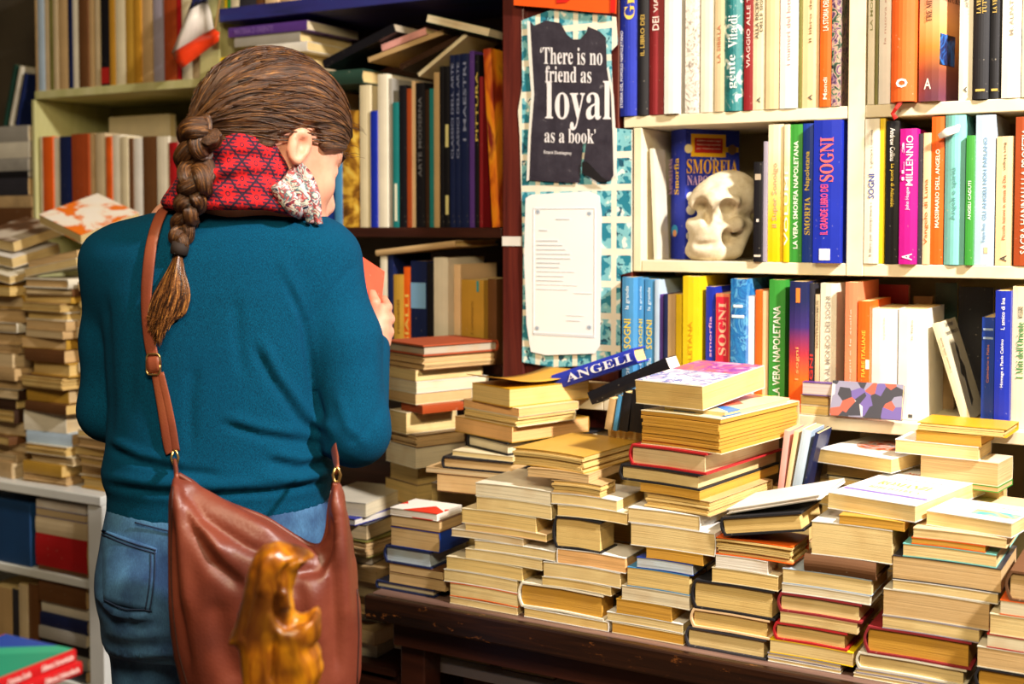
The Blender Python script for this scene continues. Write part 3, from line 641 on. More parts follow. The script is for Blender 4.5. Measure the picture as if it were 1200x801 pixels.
# ------------------------------------------------------------------ brown bookcase rows
G2 = 'books in the dark brown bookcase'
PIC = art('yellow_picture_cover', ['3a2412', '8a5a1c', 'd9a93a', 'e6c65a'], 14, 'noise', 2)
MAR2 = art('orange_marbled_cover', ['6a1f14', 'a8381a', 'f0851c', 'f6a020', '8a2a24'], 9, 'noise', 2, (.35, 1, 1))
r7 = [(268, 318, 104, 'brown', {}), (318.5, 340, 103, 'navy', {}), (340.5, 365, 104, 'beige', {}), (366, 384, 190, 'royal', {}), (384.5, 392, 185, 'blue', {}), (392.5, 400.5, 178, 'sky', {}), (401, 421.5, 130, 'ochre', dict(m=PIC, x=' with picture spine')), (422, 434, 100, 'cream', {}), (434.5, 442, 130, 'royal', dict(d=-.003)),
 (443, 454, 87, 'ivory', {}), (454.5, 460, 92, 'grey', {}), (460.5, 467.5, 120, 'teal', dict(b=[('e6e6d0', .05, .35, .3, .7)])), (468, 476.5, 100, 'black', {}), (477, 481.8, 104, 'rust', {}), (482, 487, 95, 'peach', {}),
 (487.5, 498, 97, 'black', dict(t=[('ARTE MODERNA', '6a6a70', .35, .9, .4)])), (498.5, 503, 105, 'darkbrown', {}), (503.5, 508, 104, 'teal', {}), (508.5, 515, 85, 'tan', {}), (515.5, 520.5, 78, 'black', {}), (521, 527, 78, 'black', dict(b=[('d8d090', .08, .2, .2, .8), ('d8d090', .5, .64, .2, .8)])),
 (527.5, 533.5, 65, 'navy', dict(t=[('CLASSICI DELL ARTE', '8a93b8', .4, .95, .5)])), (534, 540, 64, 'navy', dict(t=[('CLASSICI DELL ARTE', '8a93b8', .4, .95, .5)])), (540.5, 549.5, 63, 'navy', dict(t=[('I MAESTRI', '8a93b8', .5, .95, .4)])), (550, 556, 60, 'purple', {}), (556.5, 561.5, 64, 'black', dict(t=[('PITTURA', 'd8c060', .5, .9, .6)])), (562, 566, 90, 'crimson', {})]
upright_row("the brown bookcase's upper row", DB + .004, zb1, r7, G2, W=.17)
lean(586, 575, 57, .017, DB - .003, zb1, 'orange', 'orange marbled book leaning against the red-brown post', .17, group=G2).children[0].data.materials[0] = MAR2
r8 = [(446, 454, 300, 'ivory', {}), (454.5, 461, 296, 'navy', {}), (461.5, 473, 322, 'ochre', dict(t=[('romanzi', '6a4a1a', .3, .7, .3)])), (473.5, 481, 313, 'orange', dict(t=[('GIALLI', 'f0c860', .1, .7, .6)])), (481.5, 500, 306, 'navy', dict(b=[('7fb0dc', .52, .78, .03, .97)])),
 (500.5, 508, 308, 'black', {}), (508.5, 525, 302, 'ivory', dict(d=-.006)), (532, 540, 310, 'peach', {}), (540.5, 567, 328, 'ochre', dict(d=-.012, x=' with small print', t=[('il commissario', '8a6a2a', .35, .75, .12)], b=[('3a9aa0', .86, .99, .2, .3)])), (567.5, 582, 327, 'brown', {})]
upright_row("the brown bookcase's lower row", DB + .004, zb2, r8, G2, W=.14)
# tan book lying across the lower row
zt_row = max(zat(490, 306, DB), zat(516, 302, DB)) + .003
p0 = at(441, 302, DB + .0); p1 = at(534, 291, DB - .012); e1 = p1 - p0
free_book(p0 + ZV * .004, e1, BK * .15, .012, 'F', 'h', 'tan', 'yellowed', 'long tan hardback lying slanted across the lower row of books', G2)
# books lying on top of the upper row and beneath the blue shelf
def flat(xl, xr, ybot, ytop, D, W, cover, page, label, spine='F', kind='p', th=-30, tilt=0, group=G2, z=None):
    """lying book seen spine-on: left/right pixel of its front face, bottom and top pixel at the left end"""
    p0 = at(xl, ybot, D); r = ray(xl, ytop); T = abs(HCAM + r.z * (p0.y / r.y) - p0.z); t = math.radians(th)
    a = Vector((math.cos(t), math.sin(t), 0)); b = Vector((-math.sin(t), math.cos(t), 0)); rr_ = ray(xr, ybot); s = rr_.x / rr_.y
    A = (p0.y * s - p0.x) / (a.x - a.y * s); e = a * math.cos(math.radians(tilt)) + ZV * math.sin(math.radians(tilt))
    if z is not None: p0.z = z
    root, _ = free_book(p0, e * A, b * W, T, spine, kind, cover, page, label, group); return root, p0.z + T, A, T
zrow = zat(480, 96, DB)
zz = zat(300, 100, DB)
z_ = zat(300, 101.5, DB)
for (xl, xr, th_px, W, c, pg, d, sp, kd) in ((263, 366, 20, .20, 'beige', 'beige', 0, 'R', 'p'), (258, 343, 19, .19, 'yellow', 'cream', -.012, 'F', 'p'), (300, 360, 12, .18, 'white', 'cream', .0, 'F', 'p'), (275, 352, 12.5, .18, 'grey', 'cream', .0, 'F', 'p'), (268, 360, 12, .18, 'purple', 'pale', -.004, 'F', 'p')):
    D = DB + d; p = wp(uat(xl, 60, D), D, z_); T = th_px * .00172
    root, _ = free_book(p, U * (uat(xr, 60, D) - uat(xl, 60, D)), BK * W, T, sp, kd, c, pg, f'{cname(c)} paperback lying in the pile above the head', G2)
    if c == 'yellow': text_on('spine_title', 'le regioni della vita quotidiana', (.02, -.0024, T * .35), (.11, 0, 0), (0, 0, T * .3), root, '5a4a10')
    if c == 'purple': text_on('spine_title', 'MATERIA D ORIENTE', (.02, -.0024, T * .2), (.11, 0, 0), (0, 0, T * .6), root, '8a6ab8')
    z_ += T + .0006
free_book(at(373, 101, DB + .002), U * .118, BK * .17, .030, 'F', 'h', 'darkgreen', 'cream', 'dark green hardback lying on the upper row beside the head', G2)
free_book(at(380, 80, DB - .01), at(464, 37, DB - .01) - at(380, 80, DB - .01), BK * .16, .018, 'F', 'p', 'black', 'grey', 'black paperback with gold lettering slanting on top of the upper row', G2)
free_book(at(432, 73, DB + .01), at(520, 40, DB + .01) - at(432, 73, DB + .01), BK * .15, .010, 'F', 'p', 'tan', 'tan', 'thin tan paperback slanting under the blue shelf', G2)
free_book(at(448, 60, DB + .01), at(500, 40, DB + .01) - at(448, 60, DB + .01), BK * .15, .014, 'F', 'p', 'pink', 'cream', 'dull pink paperback slanting under the blue shelf', G2)
free_book(at(470, 82, DB + .012), at(545, 44, DB + .012) - at(470, 82, DB + .012), BK * .15, .012, 'F', 'p', 'darkbrown', 'tan', 'dark brown paperback slanting on the black spines', G2)
free_book(at(491, 90, DB - .004), at(548, 42, DB - .004) - at(491, 90, DB - .004), BK * .12, .008, 'B', 'p', 'cream', 'pale', 'pale open-edged book slanting on the navy spines', G2)
free_book(at(499, 26, DB - .02), at(572, 43, DB - .02) - at(499, 26, DB - .02), BK * .17, .017, 'B', 'p', 'darkgreen', 'pale', 'dark green paperback lying highest under the blue shelf', G2)
# row above the blue shelf: only feet show
r10 = [(263, 266, -1, 'yellow', {}), (266.5, 270, -1, 'green', {}), (270.5, 280, -1, 'cream', {}), (280.5, 300, -1, 'charcoal', {}), (300.5, 310, -1, 'brown', {}), (311, 326, -1, 'peach', {}), (326.5, 340, -1, 'tan', {}), (340.5, 352, -1, 'cream', {}), (352.5, 362, -1, 'teal', {}), (362.5, 374, -1, 'yellow', {}), (374.5, 394, -1, 'orange', {}), (394.5, 420, -1, 'green', {}), (420.5, 440, -1, 'peach', {}), (440.5, 462, -1, 'beige', {}), (462.5, 480, -1, 'cream', {}), (480.5, 500, -1, 'rust', {})]
upright_row("the shelf row above the blue shelf", DB, zb3 + .03, r10, G2, .22)

# ------------------------------------------------------------------ pale bookcase rows in the left background
G3 = 'books in the pale green bookcase'
r11 = [(41.5, 44, -1, 'tan', {}), (44.5, 52, -1, 'lightblue', {}), (52.5, 58, -1, 'beige', {}), (58.5, 62, -1, 'olive', {}), (62.5, 68, -1, 'beige', {}), (68.5, 79.5, -1, 'tan', {}), (80, 85, -1, 'navy', dict(b=[('d8e4e8', .6, .75, .1, .9)])), (85.5, 92, -1, 'ivory', {}), (92.5, 103, -1, 'brown', dict(x=' greyed')), (103.5, 111, -1, 'tan', {}), (111.5, 118, -1, 'beige', {}),
 (118.5, 128, -1, 'black', dict(b=[('b0201a', .02, .18, .02, .98)])), (128.5, 135, -1, 'amber', {}), (135.5, 147, -1, 'cream', {}), (147.5, 157, -1, 'ochre', {}), (157.5, 165, -1, 'amber', {}), (165.5, 178, -1, 'tan', {}), (180, 192, -1, 'lilac', {}), (192.5, 207, -1, 'rust', {}), (207.5, 213, -1, 'red', {}), (213.5, 225, -1, 'cream', {}), (225.5, 234.5, -1, 'beige', {})]
upright_row("the pale bookcase's top row", DL + .004, zl1, r11, G3, .24)
r12 = [(47.5, 50, 160, 'cream', {}), (50.5, 62, 160, 'orange', {}), (62.5, 70, 161, 'ivory', {}), (70.5, 84, 160, 'navy', {}), (84.5, 104, 157, 'rust', {}), (104.5, 112, 156, 'tan', {}), (112.5, 124, 156, 'beige', {}), (124.5, 131, 160, 'orange', {}), (131.5, 142, 158, 'ivory', {}), (142.5, 150, 160, 'cream', {}), (150.5, 156, 162, 'brown', {}), (156.5, 167, 162, 'white', {}), (168, 184, 160, 'brown', dict(x=' greyish')), (184.5, 198, 160, 'ivory', {}), (198.5, 208, 167, 'red', {}), (208.5, 216, 150, 'pink', {}), (216.5, 232, 140, 'beige', {})]
upright_row("the pale bookcase's lower row", DL + .004, zl2, r12, G3, W=.12)
uc0, uc1 = uat(132, 190, DL + .15), uat(203, 190, DL + .15)
build_book(frame(wp(uc0, DL + .16, zl2 + .0005), U, ZV, -BK), uc1 - uc0, zat(165, 136, DL + .15) - zl2, .02, 'L', 'p', 'cream', 'cream', label='large cream book standing cover out behind the lower row', group=G3, nx=1)
# dark corner at the far left: slanted books on a low cabinet
G4 = 'books in the dark left corner'
# stack of grey books and long tan books at the left edge
ua = ul0 - .012
cab = wbox('side_cabinet', uat(-90, 300, 2.1), ul0 - .015, 2.092, 2.34, 0, zat(20, 263, 2.092), DKBROWN); tag(cab, 'dark low cabinet at the far left edge', 'cabinet')
zc = zat(20, 263, 2.092)
lst = [(-60, 58, 243, 'brown', 'tan'), (-60, 68, 229, 'tan', 'tan'), (-40, 33, 208, 'charcoal', 'tan'), (-40, 33, 200, 'black', 'grey'), (-40, 33, 185, 'grey', 'grey'), (-40, 34, 166, 'pale', 'grey'), (-40, 33, 147, 'grey', 'pale')]
z_ = zc + .0005
for k, (xl, xr, yt, c, pg) in enumerate(lst):
    zt = zat(20, yt, 2.1); u0_, u1_ = uat(xl, yt, 2.1), min(uat(xr, yt, 2.1), ul0 - .016)
    build_book(frame(wp(u0_, 2.1, z_), U, BK, ZV), u1_ - u0_, .2, zt - z_ - .0005, 'F', 'p', c, pg, 0, f'{cname(c)} book lying {ORD[7 - k]} from top in the pile at the far left edge', G4); z_ = zt
for k, (xb, xt, yt, c) in enumerate(((6, 19, 76, 'darkgreen'), (13, 26, 78, 'pale'), (20, 31, 86, 'navy'))):
    lean(xb, xt, yt, .009, 2.11, z_ + .001, c, f'{cname(c)} book slanting on top of the far left pile', .15, group=G4)
# ------------------------------------------------------------------ table
ZT = .75; DT = 1.655
ut0, ut1 = uat(431, 700, DT), 1.35
tb = empty('table', frame(wp(ut0, DT, 0), U, BK, ZV)); tag(tb, 'long dark worn wooden table piled with books', 'table')
LT = ut1 - ut0
bevel_box('table_top', 0, LT, .012, .32, ZT - .03, ZT, TABLETOP, tb, .002)
bevel_box('front_edge', -.004, LT, -.006, .0115, ZT - .042, ZT - .0005, TABLEW, tb, .004)
bevel_box('apron', .03, LT - .03, .03, .05, ZT - .09, ZT - .0305, DKBROWN, tb, .002)
for x in (.03, LT - .09):
    for y in (.051, .25): bevel_box('leg', x, x + .05, y, y + .05, 0, ZT - .031, DKBROWN, tb, .003)
ZLS = .615
bevel_box('lower_shelf', .0, LT, .105, .30, ZLS - .018, ZLS, WHITEM, tb, .002)

GT = 'books stacked on the dark table'
Y_, C_, A_, T_, P_, W_ = 'yellowed', 'cream', 'amber', 'tan', 'pale', 'white'
H = lambda **k: dict(k='h', **k)
ALLB.append(('ledge', wp(uat(640, 480, DC), DC - .046, 0), U, BK, 1.2, .3, z3 - .021, z3 + .0002))
# front row, left to right
stack("front stack at table's left end", 1.69, [(441, 509, 526, 679, 'navy', P_, H(s='L')), (456, 522, None, 669.5, 'tan', 'tan', {}), (456, 519, None, 659, 'brown', 'tan', {}), (452, 505, 550, 638, 'navy', 'lightblue', H(s='L', W=.16)),
  (458, 515, 550, 616, 'blue', 'tan', dict(s='R')), (458, 515, 540, 603, 'brown', 'tan', {}), (457, 512, 541, 594, 'red', W_, dict(m=art('red_white_cover', ['d8301c', 'f0ece4', 'f0ece4', '1f8a7a'], 16, 'vor')))], ZT, GT)
stack("second front stack from left", 1.68, [(527, 606, None, 698, C_, C_, {}), (527, 606.5, None, 682, 'orange', C_, {}), (520, 606, None, 666, W_, C_, {}), (523, 612, 625, 651, C_, Y_, {}), (545, 635, None, 642, C_, C_, {}), (556, 650, None, 632, W_, C_, {}),
  (529, 613, 634, 619, P_, 'beige', {}), (545, 640, None, 613, 'peach', Y_, {}), (541, 628, 641, 595, C_, Y_, {}), (558, 646, None, 581, C_, C_, {}), (557, 645, None, 565, P_, P_, {})], ZT, GT, warp=.0015)
stack("third front stack from left", 1.68, [(614, 713, None, 711, W_, Y_, dict(s='R')), (608, 707, 718, 681, 'ivory', A_, H(s='L')), (635, 716, None, 675, C_, Y_, {}), (634, 727, 731, 657, W_, C_, {}), (653, 733, 746, 642, W_, 'peach', dict(s='L')),
  (643, 705, 740, 603, 'black', Y_, H(s='L')), (653, 735, 757, 591, C_, Y_, {}), (646, 723, 755, 577, W_, C_, dict(s='B')), (630, 705, 725, 560, 'tan', Y_, dict(k='r')), (618, 690, 740, 548, 'tan', 'tan', {}),
  (601, 684, 750, 524, 'ochre', 'yellowed', dict(k='r', th=-36))], ZT, GT, warp=.002)
stack("fourth front stack from left", 1.68, [(717, 801, None, 728, C_, A_, {}), (711, 800, None, 716, W_, C_, {}), (722, 787, None, 701, 'ochre', A_, {}), (720, 808, None, 684, P_, P_, {}), (732, 808, None, 663, 'sky', Y_, {}), (746, 812, None, 652, 'blue', 'lightblue', {}),
  (757, 824, None, 641, 'ochre', A_, {}), (739, 838, 848, 612, W_, C_, dict(s='R')), (736, 820, 855, 594, W_, C_, dict(s='R')), (756, 832, 905, 576, 'tan', Y_, dict(k='r', th=-38)), (750, 820, 912, 565, 'ochre', A_, dict(th=-38)),
  (728, 820, 915, 543, 'black', C_, H(s='L', th=-38)), (740, 828, 917, 520, 'red', 'beige', H(s='L', th=-38)), (751, 845, 974, 480, 'cream', A_, dict(k='r', th=-40))], ZT, GT, warp=.001)
stack("fifth front stack from left", 1.68, [(803, 898, None, 733, 'charcoal', C_, H(s='L')), (806, 902, None, 711, 'peach', Y_, H(s='L')), (811, 908, None, 678, 'black', Y_, H(s='L')), (834, 912, None, 664, C_, Y_, {}), (823, 900, 920, 647, W_, W_, {}),
  (839, 929, 948, 629, 'orange', 'yellowed', dict(k='r'))], ZT, GT, warp=.001)
stack("sixth front stack from left", 1.68, [(884, 985, None, 778, W_, C_, dict(k='p')), (893, 985, 1003, 763, 'lilac', C_, {}), (902, 1000, None, 748, 'yellow', C_, {}), (909, 993, 1006, 728, 'red', Y_, H(s='L')), (914, 1005, None, 716, 'tan', C_, {}),
  (911, 1010, None, 693, 'crimson', C_, H(s='L')), (916, 1020, None, 683, W_, P_, {}), (917, 1022, 1040, 665, 'lightblue', C_, {}), (943, 1027, 1043, 648, 'brown', 'tan', H(s='F')), (951, 1046, 1065, 610, W_, C_, {}), (983, 1060, None, 603, 'ochre', A_, {}),
  (970, 1073, 1155, 577, W_, C_, dict(th=-42, label='white paperback with a purple line on its cover, topping the sixth front stack'))], ZT, GT, warp=.001)
st7, z7 = stack("seventh front stack from left", 1.68, [(1000, 1110, None, 802, 'ivory', C_, {}), (1003, 1116, None, 787, 'lilac', C_, {}), (1006, 1133, None, 763, P_, C_, H(s='L')), (1017, 1139, None, 733, 'crimson', A_, H(s='L')), (1034, 1148, None, 720, 'lilac', C_, {}), (1035, 1160, None, 689, P_, 'tan', {}), (1046, 1170, None, 678, W_, C_, {}),
  (1046, 1174, None, 650, 'charcoal', 'tan', {}), (1058, 1168, 1198, 636, 'aqua', C_, {}), (1068, 1155, None, 629, 'orange', A_, {}), (1070, 1180, 1212, 618, 'peach', C_, {}), (1082, 1186, 1240, 598, W_, C_, dict(th=-40, label='white paperback with a small teal picture, topping the seventh front stack'))], ZT, GT, warp=.001)
stack("rightmost front stack", 1.66, [(1142, 1240, None, 805, C_, 'beige', {}), (1146, 1240, None, 781, 'black', A_, H(s='L')), (1137.5, 1235, None, 755, P_, 'tan', {}), (1145, 1235, None, 740, 'red', P_, {}), (1160, 1245, None, 718, C_, C_, {}), (1172, 1250, None, 702, 'orange', P_, {}), (1184, 1260, None, 668, 'brown', 'tan', H(s='L'))], ZT, GT)
# second row: rests on the back half of the table
zz9 = zat(957, 571, 1.87)
s9, _ = stack("second-row stack behind the purple-lined book", 1.885, [(957, 1057, None, 556, C_, 'yellowed', dict(th=-40)), (955, 1058, None, 537, 'charcoal', Y_, dict(th=-38, W=.09, d=.012)), (958, 1045, 1125, 525, W_, Y_, dict(th=-45, d=-.03, label='white paperback with oval painting on its cover behind the front stacks'))], ZT, GT, th=-38, filler=(960, 1055, zz9, -34))
zz10 = zat(1063, 568, 1.865)
s10, _ = stack("second-row stack near the right edge", 1.865, [(1063, 1170, None, 557, 'green', 'tan', dict(th=-38)), (1063, 1170, None, 530, C_, 'tan', dict(th=-38)), (1049, 1147, None, 514, W_, C_, dict(th=-34, W=.085)), (1073, 1150, None, 504, 'ochre', A_, dict(th=-34, W=.08)), (1075, 1180, None, 494, 'mustard', 'yellowed', dict(k='r', th=-33, W=.085))], ZT, GT, filler=(1066, 1168, zz10, -34))
zz11 = zat(487, 561, 1.86)
stack("wide stack left of the poster's foot", 1.785, [(500, 607, None, 553, 'brown', 'tan', dict(th=-25)), (487, 607, None, 545.5, 'tan', 'beige', dict(th=-25)), (507, 601, None, 533, 'black', 'tan', H(s='L', th=-25)), (530, 601, None, 527, 'cream', C_, dict(th=-30)), (548, 595, 725, 508, 'black', P_, H(s='L', th=-52)),
  (533, 600, 690, 487, 'ochre', 'peach', dict(th=-50)), (544, 607, 690, 477, 'cream', Y_, dict(k='r', th=-50)), (543, 608, 694, 467, 'peach', 'peach', dict(th=-50)), (553, 597, 690, 448, 'mustard', 'yellowed', dict(th=-52))], ZT, GT, th=-50, filler=(505, 605, zat(500, 561, 1.85), -28))
stack("tall stack beside the woman's elbow", 1.86, [(452, 487, 545, 516, P_, P_, {}), (458, 488, 545, 503, 'brown', 'tan', dict(k='r')), (461, 476, 535, 479, C_, C_, dict(W=.16)), (470, 495, 543, 470, 'rust', 'rust', dict(s='R')), (455, 487, 553, 455, C_, 'tan', {}), (453, 488, 572, 441, W_, P_, {}),
  (454, 487, 565, 428, 'tan', C_, {}), (447, 497, 580, 410, 'brown', 'tan', dict(k='r')), (449, 496, 583, 398, 'rust', 'grey', H(s='B', d=-.003))], ZT, GT, th=-52, filler=(455, 490, zat(452, 540, 1.9), -50))
# loose white open-edged papers under the elbow
G5 = 'books beside the table end'
# ------------------------------------------------------------------ covers on top of table stacks
def top_print(st, name, u0, u1, v0, v1, m=None, color=None, dz=.0004):
    root, A, B, T = st; V, Fc = boxvf(A * u0, A * u1, B * v0, B * v1, T + .0001, T + dz); return mobj(name, V, Fc, m or INK, root, color)
def ellipse_print(st, name, cu, cv, ru, rv, m, n=28):
    root, A, B, T = st; V = [(A * cu + ru * math.cos(2 * math.pi * k / n), B * cv + rv * math.sin(2 * math.pi * k / n), T + .0006) for k in range(n)]; V += [(x, y, T + .0001) for x, y, z in V]
    return mobj(name, V, [tuple(range(n))] + [(k, n + k, n + (k + 1) % n, (k + 1) % n) for k in range(n)], m, root)
PAINT = art('oval_painting', ['4a4048', '8a7a7a', 'b8a8a0', 'c86a3a', '9a4028', '6a6a78'], 26, 'noise', 2)
ellipse_print(s9[-1], 'cover_painting', .5, .42, .040, .048, PAINT)
root9, A9, B9, T9 = s9[-1]; text_on('cover_title', 'la leggenda', (A9 * .25, B9 * .82, T9 + .0006), (A9 * .5, 0, 0), (0, B9 * .06, 0), root9, '5a5a62', True)
# ------------------------------------------------------------------ fourth stack: magazine and tilted top book; fifth stack: tilted hardback
st4 = [b for b in ALLB if b[0].endswith('fourth front stack from left')][-1]
_, q0, qa, qb, qA, qB, _, qz = st4
MAGA = art('magazine_cover', ['d8c8a0', 'e86a4a', '3a7ac0', 'e8d050', '9ab8a0', 'f0ece0'], 14, 'vor')
free_book(q0 + qa * .03 + qb * .02 + ZV * (qz + .0008 - q0.z), qa * (qA - .035), qb * .20, .006, 'L', 'p', 'sky', C_, 'colourful magazine under the topmost book of the fourth stack', GT, cmat=MAGA)
tq = Matrix.Rotation(math.radians(4.5), 3, qa)
p_ = q0 + qa * (-.012) + qb * .004 + ZV * (qz + .0085 - q0.z)
rt, pt_ = free_book(p_, qa * .118, (tq @ qb) * .185, .036, 'B', 'p', 'ivory', Y_, 'thick yellowed paperback lying tilted on top of the fourth front stack', GT)
FLOW = art('flower_print_cover', ['f0f0ea', 'f0f0ea', '5a6ab0', 'c8b0c8', 'f0e8d8'], 35, 'noise', 1)
V, Fc = boxvf(.002, .116, .002, .10, .0361, .0366); mobj('cover_print', V, Fc, FLOW, rt); V, Fc = boxvf(.002, .116, .101, .183, .0361, .0366); mobj('cover_print', V, Fc, art('pink_print', ['d8408a', 'e86a6a', '8a3a9a', 'e8a0b0'], 25, 'noise', 1), rt)
p0 = at(849, 628, 1.675); p0.z = max(p0.z, [b for b in ALLB if b[0].endswith('fifth front stack from left')][-1][7] + .002)
e1 = U * math.cos(math.radians(10.5)) + ZV * math.sin(math.radians(10.5))
free_book(p0, e1 * .118, BK * .10, .027, 'L', 'h', 'black', Y_, 'black hardback lying tilted on top of the fifth front stack', GT)
e1 = U * math.cos(math.radians(15)) + ZV * math.sin(math.radians(15))
free_book(p0 + ZV * .030 + BK * .01, e1 * .14, BK * .13, .007, 'B', 'r', 'white', 'white', 'white stapled booklet slanting over the black hardback of the fifth stack', GT)
# sixth / seventh stack covers
st = None
def find(lbl): return [o for o in bpy.data.objects if o.type == 'EMPTY' and o.get('label') == lbl][0]
r6_ = find('white paperback with a purple line on its cover, topping the sixth front stack'); b6 = [b for b in ALLB if b[0] == r6_['label']][0]
A6, B6, T6 = b6[4], b6[5], b6[7] - b6[6]; s6 = (r6_, A6, B6, T6)
top_print(s6, 'cover_line', .02, .98, .16, .2, color='7a6ab8')
for k, (bd, v0, v1, c) in enumerate((('Aprile 1990', .78, .83, 'd86a4a'), ('miti e leggende del mondo', .6, .65, '8a96b8'), ('ROMANZI', .4, .5, 'e8a850'), ('BIBLIOTECA', .28, .34, 'e8b870'))):
    text_on('cover_text', bd, (A6 * .2, B6 * v0, T6 + .0007), (A6 * .6, 0, 0), (0, B6 * (v1 - v0), 0), r6_, c, True)
r7_ = find('white paperback with a small teal picture, topping the seventh front stack'); b7 = [b for b in ALLB if b[0] == r7_['label']][0]; s7 = (r7_, b7[4], b7[5], b7[7] - b7[6])
top_print(s7, 'cover_picture', .45, .98, .22, .5, m=art('teal_beach_picture', ['2a8a8a', '4ab0b0', 'c8a070', '8a5a3a'], 18, 'noise', 1))
text_on('cover_title', 'Il ritorno di Emilia', (b7[4] * .4, b7[5] * .72, s7[3] + .0007), (b7[4] * .5, 0, 0), (0, b7[5] * .06, 0), r7_, '4a5a5a', True)
# bent yellow paper on the wide stack
zc_ = [b for b in ALLB if 'poster' in b[0]][-1]
n = 10; V = []
for i in range(n + 1):
    t_ = i / n
    for j in range(5):
        s_ = j / 4; p = zc_[1] + zc_[2] * (zc_[4] * (-.02 + 1.0 * s_)) + zc_[3] * (zc_[5] * (-.06 + 1.02 * t_)); V.append((p.x, p.y, zc_[7] + .004 + .012 * abs(2 * t_ - 1) ** 2 + .003 * s_))
m_ = len(V); V += [(x, y, z - .0007) for x, y, z in V]
Fc = []
for i in range(n):
    for j in range(4):
        a_ = i * 5 + j; Fc.append((a_, a_ + 5, a_ + 6, a_ + 1)); Fc.append((m_ + a_, m_ + a_ + 1, m_ + a_ + 6, m_ + a_ + 5))
for i in range(n): Fc += [(i * 5, m_ + i * 5, m_ + i * 5 + 5, i * 5 + 5), (i * 5 + 4, i * 5 + 9, m_ + i * 5 + 9, m_ + i * 5 + 4)]
for j in range(4): Fc += [(j, j + 1, m_ + j + 1, m_ + j), (n * 5 + j, m_ + n * 5 + j, m_ + n * 5 + j + 1, n * 5 + j + 1)]
tag(mobj('loose_cover', V, Fc, plain('mustard_card', 'd29a2a', .6), smooth=True), 'curled mustard book cover lying on the wide stack', 'book cover')

# ------------------------------------------------------------------ between the rows, under the notice board
s_, zf = stack("pile below the notice sheet", 1.80, [], ZT, GT, filler=(694, 762, zat(720, 508, 1.82), -30))
for k, (xb, xt, yt, c, tt, l) in enumerate(((716, 722, 468, 'tan', None, 'tan worn'), (722.5, 729, 464, 'sky', None, 'sky blue'), (735, 741, 461, 'black', 'STORIA DI FASHION', 'black'), (752, 756, 458, 'black', 'DA VINCI', 'wide black'))):
    lean(xb, xt, yt, (.012, .007, .016, .022)[k], 1.825, zf + .001, c, f'{l} book standing below the blue lettered book on the table', .085, group=GT, titles=[(tt, 'd8d4cc', .1, .85, .4, .5)] if tt else [])
# blue book with white capitals, black book with white edge, on the ledge of the cream bookcase
zl = z3 + .0005
def ledge(sname, u0, u1, D, W, zt_, k):
    h = (zt_ - zl) / k; z = zl
    for i in range(k):
        build_book(frame(wp(u0, D, z), U, BK, ZV), u1 - u0, W, h - .0006, 'B', 'p', ['tan', 'brown', 'cream'][i % 3], 'yellowed', 0, f'{["tan", "brown", "cream"][i % 3]} paperback, {ORD[i + 1]} from bottom, {sname}', GT); z += h
pA = at(640, 447, 1.86); pB = at(757, 421, 1.86)
ulb = uat(650, 480, DC); bevel_box('shelf_board', ulb - cx0, uat(719.5, 480, DC) - cx0, -.045, -.017, z3 - .02, z3, CREAM, shelf, .0015)
zb_ = z3 + .0005; hb = (pA.z - .010 - zb_) / 2
for i in range(2):
    c = ['brown', 'tan'][i]
    build_book(frame(wp(uat(662, 470, 1.957), 1.957, zb_), U, BK, ZV), .09, .026, hb - .0006, 'B', 'p', c, 'tan', 0, f'{c} paperback on the ledge under the blue lettered book', GT); zb_ += hb
pA.z = zb_ - .008; e1 = pB - pA; e1 = e1.normalized() * .165
rA, _ = free_book(pA + BK * .035, e1, BK * .05, .026, 'F', 'h', 'royal', C_, 'blue hardback with large white capital letters, lying slanted below the notice', GT)
text_on('spine_title', 'ANGELI', (.03, -.006, .006), (.13, 0, 0), (0, 0, .014), rA, 'e8e8f4', True)
pK = at(694, 474, 1.845); pK2 = at(794, 430, 1.845); eK = (pK2 - pK)
free_book(pK, eK.normalized() * .155, BK * .045, .022, 'F', 'p', 'black', W_, 'black slanted book with a white upper edge beside the blue lettered book', GT)
# books leaning between the fourth stack and the oval-picture book
s_, zf = stack("low pile behind the fifth stack", 1.84, [], ZT, GT, filler=(905, 950, zat(930, 577, 1.86), -30))
for k, (xb, xt, yt, c, l) in enumerate(((918, 926, 505, 'pink', 'pink'), (925, 936, 506, 'peach', 'peach'), (938, 951, 505, 'lightblue', 'pale blue'), (944, 960, 508, 'navy', 'navy'))):
    lean(xb, xt, yt, (.009, .007, .014, .006)[k], 1.855, zf + .001, c, f'{l} book leaning right behind the fifth stack', .07, group=GT)
# graphic book leaning and purple book on the ledge
GRAF = art('grey_graphic_cover', ['3a3a44', '8a88a0', '6a5a9a', 'b85a4a', 'c8c4c8', '3a3a44'], 60, 'vor')
p0 = at(974, 503, 1.945); p0.z = z3 + .004
free_book(p0, U * .11, (BK * .28 + ZV).normalized() * .055, .010, 'F', 'p', 'charcoal', C_, 'grey book with graphic cover leaning on the ledge behind the oval-picture book', GT, cmat=GRAF)
zq = z3 + .001
for i, c in enumerate(('cream', 'tan')):
    build_book(frame(wp(uat(938, 470, 1.957), 1.957, zq), U, BK, ZV), .045, .010, .0155, 'B', 'p', c, 'yellowed', 0, f'{c} small book under the purple book on the ledge', GT); zq += .0162
build_book(frame(wp(uat(940, 465, 1.95), 1.95, zq), U, BK, ZV), .08, .017, .021, 'R', 'p', 'purple', 'lilac', 0, 'purple book lying on the ledge in front of the salmon spine', GT)

